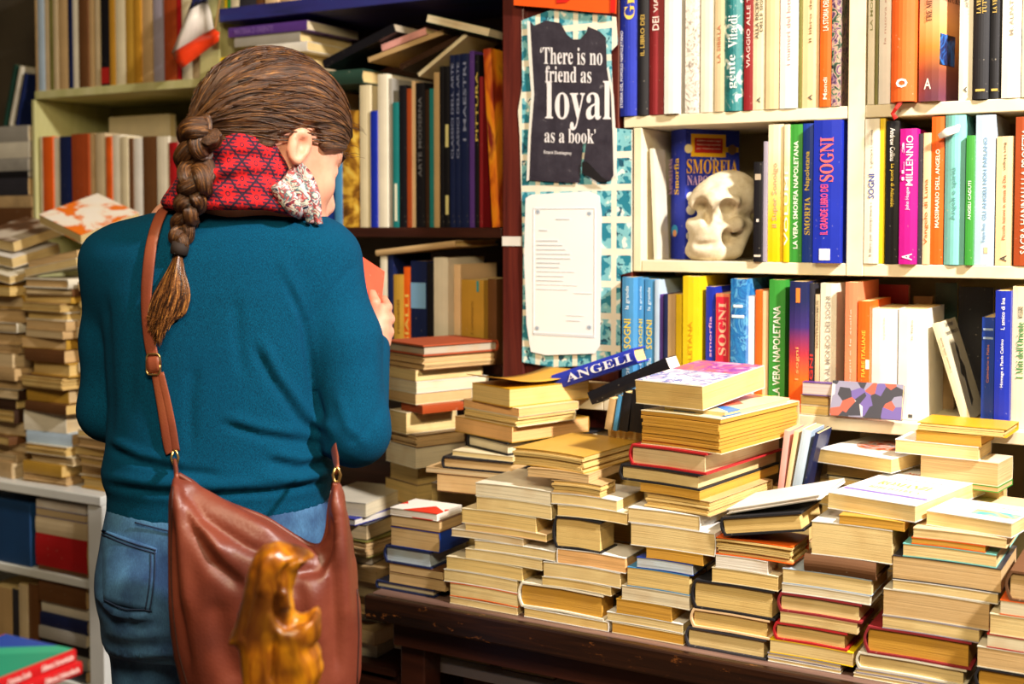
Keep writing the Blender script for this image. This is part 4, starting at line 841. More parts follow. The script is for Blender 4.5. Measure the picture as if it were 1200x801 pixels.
# ------------------------------------------------------------------ under the table
GU = 'books on the shelf under the table'
un = random.Random(5)
z_ = ZLS + .0005
for j, (xa, xb) in enumerate(((458, 505), (508, 575), (580, 650))):
    z_ = ZLS + .0005
    for i in range(3):
        T = (.02, .025, .016)[i]; c = un.choice(['grey', 'brown', 'tan', 'charcoal', 'pale']); u0_, u1_ = uat(xa, 745, 1.77), uat(xb, 745, 1.77)
        build_book(frame(wp(u0_ + un.uniform(0, .006), 1.775 + un.uniform(0, .008), z_), U, BK, ZV), u1_ - u0_ - .012, .105, T, 'B', 'p', c, 'tan', 0, f'{c} dusty book, {ORD[3 - i]} from top, {ORD[j + 1]} pile under the table', GU); z_ += T + .0005
# ------------------------------------------------------------------ pile left of the table end, on a crate
u0_, u1_ = uat(392, 700, 1.9), ut0 - .014
cr = empty('crate', frame(wp((u0_ + u1_) / 2, 1.78, 0), U, BK, ZV)); tag(cr, 'wooden crate on the floor beside the table end', 'crate')
hw = .105
for i in range(4): bevel_box('slat', -hw, hw, 0, .012, .02 + i * .14, .13 + i * .14, DKBROWN, cr, .002)
for i in range(4): bevel_box('slat', -hw, hw, .238, .25, .02 + i * .14, .13 + i * .14, DKBROWN, cr, .002)
for x in (-hw, hw - .015): bevel_box('end_panel', x, x + .015, .0125, .2375, .0, .56, DKBROWN, cr, .002)
bevel_box('lid', -hw, hw, 0, .25, .5605, .575, DKBROWN, cr, .002)
z_ = .5755
for i, (T, c, pg, dx, dy, rot) in enumerate(((.03, 'grey', 'pale', 0, 0, 4), (.026, 'tan', 'beige', .01, .005, -6), (.03, 'grey', 'pale', 0, .01, 10), (.02, 'brown', 'tan', .008, 0, -8), (.035, 'beige', 'beige', 0, .004, 5), (.022, 'tan', 'tan', .012, 0, -3), (.018, 'charcoal', 'grey', 0, .006, 7), (.03, 'olive', 'tan', .006, .01, -5), (.028, 'black', 'beige', 0, 0, 3), (.012, 'royal', 'white', 0, 0, -4), (.026, 'pale', 'pale', .01, .0, 6))):
    t = TH + math.radians(rot); a = Vector((math.cos(t), math.sin(t), 0)); b = Vector((-math.sin(t), math.cos(t), 0))
    p = wp((u0_ + u1_) / 2 - .106 + dx, 1.80 + dy, z_)
    build_book(frame(p, a, b, ZV), .15 if i < 6 else .13 if i < 9 else .115, .16, T, 'B', 'r' if i in (3, 7) else 'p', c, pg, 0, f'{cname(c)} book, {ORD[11 - i]} from top, pile between the bag and the table', G5); z_ += T + .0006

# ------------------------------------------------------------------ white low bookcase on the left and its piles
DW = 1.8; zw = zat(115, 581, DW)
uw1 = uat(121, 690, DW); uw0 = uw1 - .62
wb = empty('bookcase', frame(wp(uw1, DW, 0), U, BK, ZV)); tag(wb, 'low white bookcase on the left loaded with old books', 'bookcase')
zm = zat(103, 681, DW)
bevel_box('top_board', -.62, 0, -.004, .28, zw - .02, zw, WHITEM, wb, .002)
up_ = uat(121, 690, DW) - uat(104, 690, DW)
for x in (-up_, -.62): bevel_box('side_panel', x, x + up_, 0, .28, 0, zw - .0205, WHITEM, wb, .002)
for zz in (zm, zat(103, 800, DW) - .01, .1): bevel_box('shelf_board', -.62 + up_ + .0005, -up_ - .0005, .003, .278, zz - .018, zz, WHITEM, wb, .002)
bevel_box('back_panel', -.62 + up_ + .0005, -up_ - .0005, .2785, .284, .05, zw - .021, WHITEM, wb, 0)
GW = 'books in the low white bookcase'
uo = uw1
def inlay(xa, xb, y, d=.0): return uat(xa, y, DW + d), uat(xb, y, DW + d)
bx0, bx1 = inlay(-30, 31, 630)
sb = wbox('storage_box', bx0, bx1, DW + .01, DW + .22, zm + .0008, zat(20, 588, DW + .01), plain('blue_box_card', '17406e', .5)); tag(sb, 'blue storage box on the upper shelf of the white bookcase', 'box')
lst = [(45, 102, 666, 'brown', 'tan', .022), (33, 102, 628, 'red', 'cream', None), (35, 102, 608, 'beige', 'beige', None), (30, 100, 598, 'royal', 'beige', None), (15, 100, 588, 'white', 'white', None)]
z_ = zm + .0008
for k, (xa, xb, yt, c, pg, _t) in enumerate(lst):
    u0_, u1_ = inlay(max(xa, 42), xb, yt, .012); u1_ = min(u1_, uw1 - up_ - .002); zt = zat(70, yt, DW + .012)
    build_book(frame(wp(u0_, DW + .012, z_), U, BK, ZV), u1_ - u0_, .17, max(.006, zt - z_ - .0006), 'F' if k in (0, 1, 2) else 'B', 'p', c, pg, 0, f'{cname(c)} book, {ORD[5 - k]} from top, upper shelf of the white bookcase', GW); z_ = max(zt, z_ + .0065)
zlo = zat(103, 800, DW) - .01
upright_row("the white bookcase's lower shelf", DW + .02, zlo, [(-25, -8, 690, 'tan', {}), (-7.5, 14, 688, 'tan', dict(x=' dull')), (15, 22, 690, 'charcoal', {}), (22.5, 32, 685, 'beige', {}), (32.5, 45, 684, 'brown', {})], GW, W=.15)
z_ = zlo + .0008
for k, (yt, c, pg, sp) in enumerate(((780, 'charcoal', 'tan', 'F'), (765, 'grey', 'pale', 'F'), (752, 'black', 'grey', 'F'), (738, 'grey', 'pale', 'F'), (722, 'navy', 'grey', 'F'), (708, 'pale', 'pale', 'F'), (683, 'brown', 'tan', 'F'))):
    u0_, u1_ = inlay(47, 102, yt, .015); u1_ = min(u1_, uw1 - up_ - .002); zt = min(zat(75, yt, DW + .015), zm - .02)
    build_book(frame(wp(u0_, DW + .012 + .004 * (k % 3), z_), U, BK, ZV), u1_ - u0_, .15, zt - z_ - .0006, sp, 'p', c, pg, 0, f'{cname(c)} book, {ORD[7 - k]} from top, lower shelf of the white bookcase', GW); z_ = zt
# piles on top: three leaning columns
GP = 'old books piled on the low white bookcase'
lp = random.Random(11)
COLS = ['tan', 'tan', 'beige', 'brown', 'cream', 'ochre', 'pale', 'brown', 'darkbrown', 'ivory']
def pile(name, xa, xb, D, ytop, W, seed, special={}):
    r = random.Random(seed); rs = []; z = zw + .0008; n = 0; i = 0
    zt = zat((xa + xb) / 2, ytop, D)
    while z < zt:
        n += 1; T = r.uniform(.014, .036); c = r.choice(COLS); jit = r.uniform(-5, 5); t = TH + math.radians(jit)
        a = Vector((math.cos(t), math.sin(t), 0)); b = Vector((-math.sin(t), math.cos(t), 0))
        u0, u1 = uat(xa, 450, D), uat(xb, 450, D); L = (u1 - u0) * r.uniform(.80, .92)
        p = wp(u0 + (u1 - u0 - L) * r.random(), D + r.uniform(-.006, .008), z); kd = r.choice(['p', 'p', 'r', 'h']); sp = r.choice(['B', 'B', 'F', 'R'])
        if n in special: c, kd, sp, T = special[n]
        rt, _ = build_book(frame(p, a, b, ZV), L, W, T, sp, kd, c, r.choice(['tan', 'yellowed', 'beige']), 0, f'{cname(c)} {KIND[kd]}', GP); rs.append(rt); z += T + .0006
    for k, rt in enumerate(rs): rt['label'] += f', {ORD[len(rs) - k]} from top, {name}'
    return z
zA = pile('leftmost pile on the white bookcase', -42, 24, 1.83, 345, .15, 2)
zB = pile('middle pile on the white bookcase', 26, 84, 1.83, 330, .15, 4, {6: ('ivory', 'p', 'F', .044), 5: ('lightblue', 'p', 'F', .026)})
zC = pile("pile behind the woman's left elbow", 87, 150, 1.84, 350, .15, 9)
# slanting books strewn on top of the piles
def strew(x, y, D, dx, dz, L, W, T, tiltb, c, pg, label, cmat=None, sp='B', kd='p', zmin=0):
    p = at(x, y, D); p.z = max(p.z, zmin); e1 = (U * dx + ZV * dz).normalized() * L; bb = (BK * math.cos(math.radians(tiltb)) + ZV * math.sin(math.radians(tiltb))) * W
    return free_book(p, e1, bb, T, sp, kd, c, pg, label, GP, cmat=cmat)
FL = art('orange_flower_cover', ['f0e8da', 'f0e8da', 'f0e4d0', 'e8741a', 'e8741a'], 16, 'noise', .6)
OV = art('brown_oval_cover', ['e0d6c6', 'd8cab4', '6a4424', '3a2412'], 9, 'noise', .3)
strew(-30, 338, 1.83, 1, -.16, .125, .13, .018, 12, 'ivory', 'cream', 'ivory book slanting down on the leftmost pile', zmin=zA + .024)
strew(-30, 316, 1.84, 1, -.14, .135, .13, .024, 14, 'white', 'cream', 'white book with red mark slanting on the leftmost pile', zmin=zA + .058)
strew(-30, 286, 1.85, 1, -.12, .14, .15, .024, 16, 'cream', 'cream', 'cream book with a brown oval on its cover topping the leftmost pile', cmat=OV, zmin=zA + .09)
strew(30, 345, 1.835, 1, .16, .17, .14, .018, 4, 'ivory', 'cream', 'ivory paperback slanting up on the middle pile', zmin=zB + .001)
strew(34, 329, 1.84, 1, .16, .16, .14, .016, 4, 'tan', 'tan', 'dull tan paperback slanting up on the middle pile', zmin=zB + .021)
strew(47, 300, 1.85, .95, -.32, .14, .16, .022, 20, 'white', 'cream', 'white book with orange flowers on its cover topping the piles', cmat=FL, zmin=zB + .12)
strew(92, 345, 1.84, 1, .05, .12, .15, .02, 6, 'brown', 'tan', "brown book topping the pile behind the woman's left elbow", zmin=zC + .001)

# ------------------------------------------------------------------ red-spined books in the near left corner, on a small table
tb2z = aty(40, 826, 1.12).z
st_ = empty('side_table', frame((-.62, 1.16, 0), Vector((1, 0, 0)), Vector((0, 1, 0)), ZV)); tag(st_, 'small wooden table in the near left corner', 'table')
LIGHTW = wood('honey_wood', '8a5a26', 'a8722f', 'bd8740', .5, (2, 20, 20))
bevel_box('table_top', -.2, .152, -.11, .10, tb2z - .02, tb2z, LIGHTW, st_, .004)
for x in (-.18, .11):
    for y in (-.09, .06): bevel_box('leg', x, x + .03, y, y + .03, 0, tb2z - .0205, LIGHTW, st_, .003)
z_ = tb2z + .0005
def mk_gcov():
    t = NT('green_blue_cover'); v = t.obj(); s = t.n('ShaderNodeSeparateXYZ', i_0=v); f = t.math('ADD', t.math('MULTIPLY', s.outputs[0], 6), t.math('MULTIPLY', s.outputs[1], 4))
    c = t.ramp(f, [(.0, '1f7a62'), (.72, '2a8a6e'), (.86, '1a3a8a')], 'CONSTANT'); t.color(c); t.rough(.25); return t.m
GC = mk_gcov()
for k in range(2):
    p0 = aty(-45 + 3 * k, 800, 1.085); p1 = aty(96 - 5 * k, 786, 1.20); p0.z = z_; e = Vector((p1.x - p0.x, p1.y - p0.y, 0)); L = e.length; e.normalize(); b = Vector((-e.y, e.x, 0))
    T = .0115
    rt, pr = build_book(frame(p0 + b * .002 * k, e, b, ZV), L, .10, T, 'F', 'p', 'red', 'cream', 0, ['red-spined paperback lying beneath the green-covered one in the near left corner', 'red-spined paperback with green and blue cover, on top in the near left corner'][k], 'red-spined paperbacks in the near corner')
    text_on('spine_title', 'Editoria Universitaria', (L * .66, -.0024, T * .3), (L * .3, 0, 0), (0, 0, T * .5), rt, 'f0e0dc', True); text_on('spine_title', 'Caterina Carlo', (L * .36, -.0024, T * .3), (L * .2, 0, 0), (0, 0, T * .5), rt, 'f0e0dc', True)
    if k == 1:
        V, Fc = boxvf(.001, L - .001, .003, .098, T + .0001, T + .0005); mobj('cover_print', V, Fc, GC, rt)
    z_ += T + .0005

# ------------------------------------------------------------------ paper flag on the pale bookcase
fl = empty('flag', frame(wp(uat(248, 40, 2.07), 2.06, zat(248, 10, 2.07)), U, BK, ZV)); tag(fl, 'small tricolour paper flag in navy, white and red-orange', 'flag')
inv = fl.matrix_world.inverted()
def stripe(pa, pb, n, name, c, bul):
    V = []; m = len(pa)
    for i in range(m):
        for j in range(n + 1):
            s = j / n; x = pa[i][0] * (1 - s) + pb[i][0] * s; y = pa[i][1] * (1 - s) + pb[i][1] * s
            V.append(inv @ at(x, y, 2.06 - bul * math.sin(math.pi * (i / (m - 1))) - .012 * math.sin(s * 5 + i)))
    N = len(V); V += [v + Vector((0, .001, 0)) for v in V]; Fc = []
    for i in range(m - 1):
        for j in range(n):
            a = i * (n + 1) + j; b = a + n + 1; Fc.append((a, b, b + 1, a + 1)); Fc.append((N + a, N + a + 1, N + b + 1, N + b))
    for j in range(n): Fc += [(j, j + 1, N + j + 1, N + j), (N - n - 1 + j, N + N - n - 1 + j, N + N - n + j, N - n + j)]
    for i in range(m - 1): a = i * (n + 1); b = a + n + 1; Fc += [(a, N + a, N + b, b), (a + n, b + n, N + b + n, N + a + n)]
    mobj(name, V, Fc, plain(name + '_paper', c, .35), fl, smooth=True)
e0 = [(218, -16), (220, -2), (220, 12)]; e0b = [(252, -22), (250, -10), (245, -1)]
stripe([(232, -20), (227, -5), (220, 13)], [(256, -24), (250, -12), (243, 0)], 5, 'navy_stripe', '232a5e', .01)
stripe([(220, 13), (210, 40), (201, 62)], [(243, 0), (247, 16), (250, 33)], 6, 'white_stripe', 'efe9e2', .01)
stripe([(201, 62), (206, 72), (212, 81)], [(250, 33), (257, 38), (256, 48)], 6, 'red_stripe', 'f0421a', .01)
mobj('flag_stick', *tube([inv @ at(263, -30, 2.05), inv @ at(252, 33, 2.055)], .002, 6), plain('stick_wood', 'a8824a', .6), fl)
# ------------------------------------------------------------------ sculpting: signed distance fields meshed with surface nets
def surfnet(f, lo, hi, h):
    xs = [np.arange(lo[i], hi[i] + h, h) for i in range(3)]; X, Y, Z = np.meshgrid(*xs, indexing='ij'); v = f(X, Y, Z).astype(np.float64)
    n = np.array(v.shape); ins = v < 0; c = np.array(v.shape) - 1
    cnt = np.zeros(c); acc = np.zeros(tuple(c) + (3,))
    cor = [(i, j, k) for i in (0, 1) for j in (0, 1) for k in (0, 1)]
    sl = lambda o: tuple(slice(o[a], o[a] + c[a]) for a in range(3))
    for a in range(12):
        ax = a // 4; o = [0, 0, 0]; oth = [q for q in range(3) if q != ax]; o[oth[0]] = a % 2; o[oth[1]] = (a // 2) % 2; o2 = list(o); o2[ax] = 1
        va, vb = v[sl(o)], v[sl(o2)]; m = (va < 0) != (vb < 0); t = np.where(m, va / np.where(m, va - vb, 1), 0)
        cnt += m
        for q in range(3): acc[..., q] += m * (o[q] + (t if q == ax else 0))
    act = cnt > 0; idx = -np.ones(c, int); idx[act] = np.arange(act.sum())
    P = acc[act] / cnt[act][:, None]; I = np.argwhere(act); V = np.array(lo) + (I + P) * h
    Fc = []
    for ax in range(3):
        b, d = [(1, 2), (2, 0), (0, 1)][ax]
        s1 = [slice(None)] * 3; s2 = [slice(None)] * 3; s1[ax] = slice(0, -1); s2[ax] = slice(1, None)
        m = ins[tuple(s1)] != ins[tuple(s2)]; w_ = np.argwhere(m); w_ = w_[(w_[:, b] > 0) & (w_[:, d] > 0) & (w_[:, b] < c[b]) & (w_[:, d] < c[d])]
        def g(db, dd):
            q = w_.copy(); q[:, b] += db; q[:, d] += dd; return idx[q[:, 0], q[:, 1], q[:, 2]]
        q = np.stack([g(-1, -1), g(0, -1), g(0, 0), g(-1, 0)], 1); fl_ = ins[w_[:, 0], w_[:, 1], w_[:, 2]]
        q[~fl_] = q[~fl_][:, ::-1]; Fc.append(q[(q >= 0).all(1)])
    return V, np.concatenate(Fc)
def vnormals(V, Fc):
    n = np.cross(V[Fc[:, 2]] - V[Fc[:, 0]], V[Fc[:, 3]] - V[Fc[:, 1]]); N = np.zeros_like(V)
    for k in range(4): np.add.at(N, Fc[:, k], n)
    return N / np.maximum(np.linalg.norm(N, axis=1, keepdims=True), 1e-12)
def relax(V, Fc, it=3, lam=.5):
    for _ in range(it):
        S = np.zeros_like(V); c = np.zeros(len(V))
        for a, b in ((0, 1), (1, 2), (2, 3), (3, 0)):
            np.add.at(S, Fc[:, a], V[Fc[:, b]]); np.add.at(S, Fc[:, b], V[Fc[:, a]]); np.add.at(c, Fc[:, a], 1); np.add.at(c, Fc[:, b], 1)
        V = V + lam * (S / np.maximum(c, 1)[:, None] - V)
    return V
def smin(a, b, k): h = np.clip(.5 + .5 * (b - a) / k, 0, 1); return b + (a - b) * h - k * h * (1 - h)
def smax(a, b, k): return -smin(-a, -b, k)
def cap(X, Y, Z, p, q, r0, r1):
    p = np.array(p); q = np.array(q); d = q - p; L = d @ d
    t = np.clip(((X - p[0]) * d[0] + (Y - p[1]) * d[1] + (Z - p[2]) * d[2]) / L, 0, 1)
    return np.sqrt((X - p[0] - t * d[0]) ** 2 + (Y - p[1] - t * d[1]) ** 2 + (Z - p[2] - t * d[2]) ** 2) - (r0 + (r1 - r0) * t)
def ell(X, Y, Z, c, r, R=None):
    x, y, z = X - c[0], Y - c[1], Z - c[2]
    if R is not None: R = np.array(R); x, y, z = (R[0, 0] * x + R[1, 0] * y + R[2, 0] * z), (R[0, 1] * x + R[1, 1] * y + R[2, 1] * z), (R[0, 2] * x + R[1, 2] * y + R[2, 2] * z)
    k0 = np.sqrt((x / r[0]) ** 2 + (y / r[1]) ** 2 + (z / r[2]) ** 2); k1 = np.sqrt((x / r[0] ** 2) ** 2 + (y / r[1] ** 2) ** 2 + (z / r[2] ** 2) ** 2)
    return k0 * (k0 - 1) / np.maximum(k1, 1e-9)
def vpix(V):
    d = V - np.array(CAM); dep = d @ np.array(FWD); return np.stack([CX + F * d[:, 0] / dep, PY0 - F * (d @ np.array(UP)) / dep], 1)
def folds(V, Fc, lst):
    """press folds: (pixel polyline, depth in metres, width in pixels), on the side seen"""
    N = vnormals(V, Fc); px = vpix(V); view = V - np.array(CAM); view /= np.linalg.norm(view, axis=1, keepdims=True); facing = np.clip(-(N * view).sum(1) * 2, 0, 1)
    D = np.zeros(len(V))
    for pl, amp, sg in lst:
        d = np.full(len(V), 1e9); pl = np.array(pl, float); tt = np.zeros(len(V)); n = len(pl) - 1
        for i in range(n):
            a, b = pl[i], pl[i + 1]; e = b - a; t = np.clip(((px - a) @ e) / (e @ e), 0, 1); q = np.linalg.norm(px - a - t[:, None] * e, axis=1)
            tt = np.where(q < d, (i + t) / n, tt); d = np.minimum(d, q)
        D += amp * np.exp(-(d / sg) ** 2) * np.clip(np.minimum(tt, 1 - tt) * 6 + .25, 0, 1)
    return V + N * (D * facing)[:, None]
def smesh(name, V, Fc, m, parent=None, mat=None):
    o = mobj(name, V, Fc, m, parent, smooth=True)
    return o
def place(o, mat):                                            # give a world-space mesh its own axes
    o.data.transform(mat.inverted()); o.matrix_world = mat; return o
def bvh_of(*vf):
    V = []; Fc = []
    for v, f in vf:
        o = len(V); V += [tuple(p) for p in v]; Fc += [tuple(int(i) + o for i in q) for q in f]
    return BVHTree.FromPolygons(V, Fc)
def onto(b, px, py, off=0.0, default=1.7):
    r = ray(px, py).normalized(); h = b.ray_cast(CAM, r)
    if h[0] is None: p = aty(px, py, default); return p, -r
    n = h[1] if h[1].dot(r) < 0 else -h[1]
    return h[0] + n * off, n
def spline(pts, k=6):
    P = [Vector(p) for p in pts]; out = []
    for i in range(len(P) - 1):
        a, b, c, d = P[max(i - 1, 0)], P[i], P[i + 1], P[min(i + 2, len(P) - 1)]
        for j in range(k):
            t = j / k; out.append(.5 * ((2 * b) + (c - a) * t + (2 * a - 5 * b + 4 * c - d) * t * t + (3 * b - a - 3 * c + d) * t ** 3))
    out.append(P[-1]); return out
def poly2d(px, pz, pl):                                        # signed distance to polygon, + inside
    d = np.full(px.shape, 1e9); s = np.zeros(px.shape, bool); n = len(pl)
    for i in range(n):
        a = np.array(pl[i]); b = np.array(pl[(i + 1) % n]); e = b - a; wx, wz = px - a[0], pz - a[1]
        t = np.clip((wx * e[0] + wz * e[1]) / max(e @ e, 1e-12), 0, 1); d = np.minimum(d, (wx - t * e[0]) ** 2 + (wz - t * e[1]) ** 2)
        c1 = (a[1] <= pz) != (b[1] <= pz); xi = a[0] + (pz - a[1]) / (e[1] if abs(e[1]) > 1e-9 else 1e-9) * e[0]; s ^= c1 & (px < xi)
    return np.where(s, 1, -1) * np.sqrt(d)
A3 = lambda px, py, Y: np.array(aty(px, py, Y))

# ------------------------------------------------------------------ woman
def mk_knit():
    t = NT('teal_sweater'); v = t.obj(); n = t.noise(t.map(v, (1, 1, .3)), 1500, 2, .6); n2 = t.noise(v, 9, 3)
    c = t.mix(t.ramp(n, [(.3, 0.0), (.75, 1.0)]), '002236', '00567a'); c = t.mix(t.ramp(n2, [(.3, 0.0), (.7, .35)]), c, '003f62'); t.color(c); t.rough(.95); t.b.inputs['Specular IOR Level'].default_value = .12
    t.bump(n, .35, .001); return t.m
def mk_denim():
    t = NT('blue_denim'); v = t.obj(); n = t.noise(t.map(v, (1, 1, .4)), 500, 3, .7); n2 = t.noise(v, 14, 4)
    c = t.mix(t.ramp(n2, [(.35, 0.0), (.68, 1.0)]), '1c3f6b', '4f86b4'); c = t.mix(t.ramp(n, [(.35, .35), (.65, 0.0)]), c, '12284a'); t.color(c); t.rough(.85); t.bump(n, .4, .001); return t.m
def mk_skin():
    t = NT('skin'); v = t.obj(); n = t.noise(v, 30, 3); t.color(t.ramp(n, [(.3, 'cf8d72'), (.7, 'dfa68c')])); t.rough(.5); t.b.inputs['Subsurface Weight'].default_value = .12; t.b.inputs['Subsurface Radius'].default_value = (.01, .004, .002); return t.m
def mk_leather(name, c1, c2, c3, sc=260):
    t = NT(name); v = t.obj(); vo = t.n('ShaderNodeTexVoronoi', i_Vector=v, i_Scale=sc, feature='SMOOTH_F1').outputs['Distance']; n = t.noise(v, 9, 4)
    t.color(t.ramp(n, [(.3, c1), (.5, c2), (.72, c3)])); t.rough(.45); t.bump(vo, .25, .0006); return t.m
def mk_hair(name, pole, tip='a87438', mid='5e3a1c'):
    t = NT(name); v = t.obj(); s = t.n('ShaderNodeSeparateXYZ', i_0=v)
    if pole: a = t.math('MULTIPLY', t.math('ARCTAN2', s.outputs[1], s.outputs[0]), 16.0); vec = t.n('ShaderNodeCombineXYZ', i_0=a, i_1=t.math('MULTIPLY', s.outputs[2], 9.0)).outputs[0]
    else: vec = t.n('ShaderNodeAttribute', attribute_name='flow').outputs['Vector']
    n = t.noise(vec, 3.0, 5, .75, .2); c = t.ramp(n, [(.30, '140a07'), (.45, '341d10'), (.56, mid), (.66, tip)]); t.color(c); t.rough(.34); t.b.inputs['Specular IOR Level'].default_value = .6; t.bump(n, .8, .003); return t.m
KNIT, DENIM, SKIN = mk_knit(), mk_denim(), mk_skin()
LEATH = mk_leather('brown_leather', '522319', '6b3021', '7f3f2c'); STRAP = mk_leather('strap_leather', '6b3220', '83402a', '93502f', 400)
BRASS = plain('brass_metal', 'c2a060', .3, .9)
HAIRP, HAIRF, HAIRT = mk_hair('brown_hair', True), mk_hair('braided_hair', False), mk_hair('golden_hair_tips', False, 'c48a40', '85542a')
woman = empty('person', frame((A3(270, 700, 1.79)[0], 1.79, 0), Vector((1, 0, 0)), Vector((0, 1, 0)), ZV))
tag(woman, 'woman seen from behind in a teal sweater and jeans, long braid, reading a book', 'person')
WINV = woman.matrix_world.inverted()
def wpart(name, V, Fc, m):
    V = np.array([tuple(p) for p in V]) - np.array(woman.location); return mobj(name, V, Fc, m, woman, smooth=True)
# torso profile from the outline
TP = [(243, 205, 345, .05), (251, 176, 368, .075), (262, 150, 384, .09), (277, 128, 394, .10), (300, 118, 398, .108), (340, 117, 398, .114), (400, 127, 394, .118), (470, 132, 388, .12), (520, 129, 387, .122), (546, 124, 391, .127), (560, 126, 389, .125), (572, 131, 386, .121), (605, 130, 386, .124), (640, 130, 386, .124)]
YT = 1.79
tz = np.array([A3(270, y, YT)[2] for y, *_ in TP]); tl = np.array([A3(l, y, YT)[0] for y, l, r, d in TP]); tr = np.array([A3(r, y, YT)[0] for y, l, r, d in TP]); tdp = np.array([d for *_, d in TP])
o_ = np.argsort(tz); tz, tl, tr, tdp = tz[o_], tl[o_], tr[o_], tdp[o_]
def torso(X, Y, Z, grow=0.0):
    l = np.interp(Z, tz, tl); r = np.interp(Z, tz, tr); d = np.interp(Z, tz, tdp) + grow; a = (r - l) / 2 + grow; c = (l + r) / 2
    q = (np.abs((X - c) / a) ** 2.3 + np.abs((Y - YT) / d) ** 2.3) ** (1 / 2.3); return (q - 1) * np.minimum(a, d)
SHR, EMR, ELR, WRR = A3(376, 318, 1.79), A3(402, 400, 1.77), A3(416, 505, 1.745), A3(432, 408, 1.95)
SHL, EML, ELL, WRL = A3(144, 318, 1.80), A3(135, 400, 1.81), A3(129, 480, 1.81), A3(215, 430, 2.02)
zhL, zhR = A3(122, 601, YT)[2], A3(386, 588, YT)[2]; xhL, xhR = A3(122, 601, YT)[0], A3(386, 588, YT)[0]
def f_sweater(X, Y, Z):
    t = torso(X, Y, Z); zn = A3(270, 243, YT)[2]
    t = smax(t, Z - (zn + .02 * np.clip((Y - 1.74) / .1, -.3, 1) - .006), .012)
    hem = zhL + (zhR - zhL) * (X - xhL) / (xhR - xhL); t = smax(t, hem - Z, .008)
    ar = np.minimum(smin(cap(X, Y, Z, SHR, EMR, .056, .053), cap(X, Y, Z, EMR, ELR, .053, .047), .02), 9); ar = smin(ar, cap(X, Y, Z, ELR, WRR, .047, .034), .02)
    al = smin(cap(X, Y, Z, SHL, EML, .056, .047), cap(X, Y, Z, EML, ELL, .047, .043), .02); al = smin(al, cap(X, Y, Z, ELL, WRL, .043, .034), .02)
    k = .012 + .05 * np.clip((Z - 1.22) / .12, 0, 1)
    return smin(smin(t, ar, k), al, k)
lo = (A3(80, 500, 1.75)[0] - .03, 1.6, .92); hi = (A3(470, 500, 1.75)[0] + .03, 2.08, 1.42)
sV, sF = surfnet(f_sweater, lo, hi, .005); sV = relax(sV, sF, 2)
sV = folds(sV, sF, [([(297, 405), (315, 440), (350, 490), (384, 516)], -.005, 5), ([(308, 400), (326, 436), (362, 486), (390, 505)], .005, 6), ([(262, 497), (305, 510), (340, 516), (382, 520)], -.005, 5), ([(265, 488), (310, 501), (350, 507)], .004, 6),
  ([(312, 540), (350, 548), (386, 541)], -.006, 4.5), ([(320, 531), (355, 537), (388, 530)], .005, 5), ([(300, 556), (345, 561), (388, 553)], .004, 4), ([(124, 522), (160, 541), (205, 552), (260, 556)], -.005, 4.5), ([(126, 513), (165, 531), (215, 541)], .004, 5),
  ([(122, 568), (180, 577), (245, 581), (320, 577), (388, 565)], -.006, 4), ([(120, 557), (180, 565), (250, 569), (330, 564), (390, 554)], .004, 5), ([(335, 330), (357, 380), (366, 450), (380, 505)], -.007, 4.5), ([(418, 308), (386, 343), (362, 380)], -.0025, 3),
  ([(122, 345), (125, 400), (129, 470), (127, 518)], -.005, 6), ([(165, 330), (155, 400), (152, 480)], -.003, 8), ([(228, 430), (222, 470), (224, 525)], -.003, 7), ([(275, 350), (278, 390), (284, 440)], -.003, 7), ([(330, 300), (345, 340), (350, 380)], .003, 8), ([(445, 395), (452, 430), (450, 470)], -.003, 4), ([(430, 360), (436, 400), (428, 440)], -.002, 5),
  ([(205, 252), (250, 258), (300, 258), (340, 254)], -.002, 2.5), ([(410, 520), (430, 505), (450, 470)], -.003, 5), ([(395, 460), (408, 500), (430, 520)], .003, 6)])
wpart('sweater', sV, sF, KNIT)
# jeans
JP = [(560, 136, 384, .115), (590, 131, 387, .122), (620, 125, 391, .128), (660, 122, 393, .132), (700, 123, 391, .128), (740, 125, 388, .118), (800, 127, 384, .105), (900, 128, 380, .095)]
jz = np.array([A3(270, y, YT)[2] for y, *_ in JP]); jl = np.array([A3(l, y, YT)[0] for y, l, r, d in JP]); jr = np.array([A3(r, y, YT)[0] for y, l, r, d in JP]); jd = np.array([d for *_, d in JP]); o_ = np.argsort(jz); jz, jl, jr, jd = jz[o_], jl[o_], jr[o_], jd[o_]
def f_jeans(X, Y, Z):
    l = np.interp(Z, jz, jl); r = np.interp(Z, jz, jr); d = np.interp(Z, jz, jd); a = (r - l) / 2; c = (l + r) / 2
    q = (np.abs((X - c) / a) ** 2.4 + np.abs((Y - YT) / d) ** 2.4) ** (1 / 2.4); t = (q - 1) * np.minimum(a, d)
    t = smax(t, A3(270, 752, YT)[2] - Z, .02); t = smax(t, Z - A3(270, 578, YT)[2], .006)
    xl_, xr_ = A3(193, 760, YT)[0], A3(318, 760, YT)[0]
    for x in (xl_, xr_):
        t = smin(t, ell(X, Y, Z, (x, YT - .055, A3(0, 672, YT)[2]), (.076, .08, .085)), .02)
        leg = smin(cap(X, Y, Z, (x, YT, .80), (x, YT - .005, .47), .080, .060), cap(X, Y, Z, (x, YT - .005, .47), (x, YT + .01, .09), .062, .045), .03); t = smin(t, leg, .015)
    return t
jV, jF = surfnet(f_jeans, (jl.min() - .03, 1.6, .06), (jr.max() + .03, 1.97, 1.0), .008); jV = relax(jV, jF, 2)
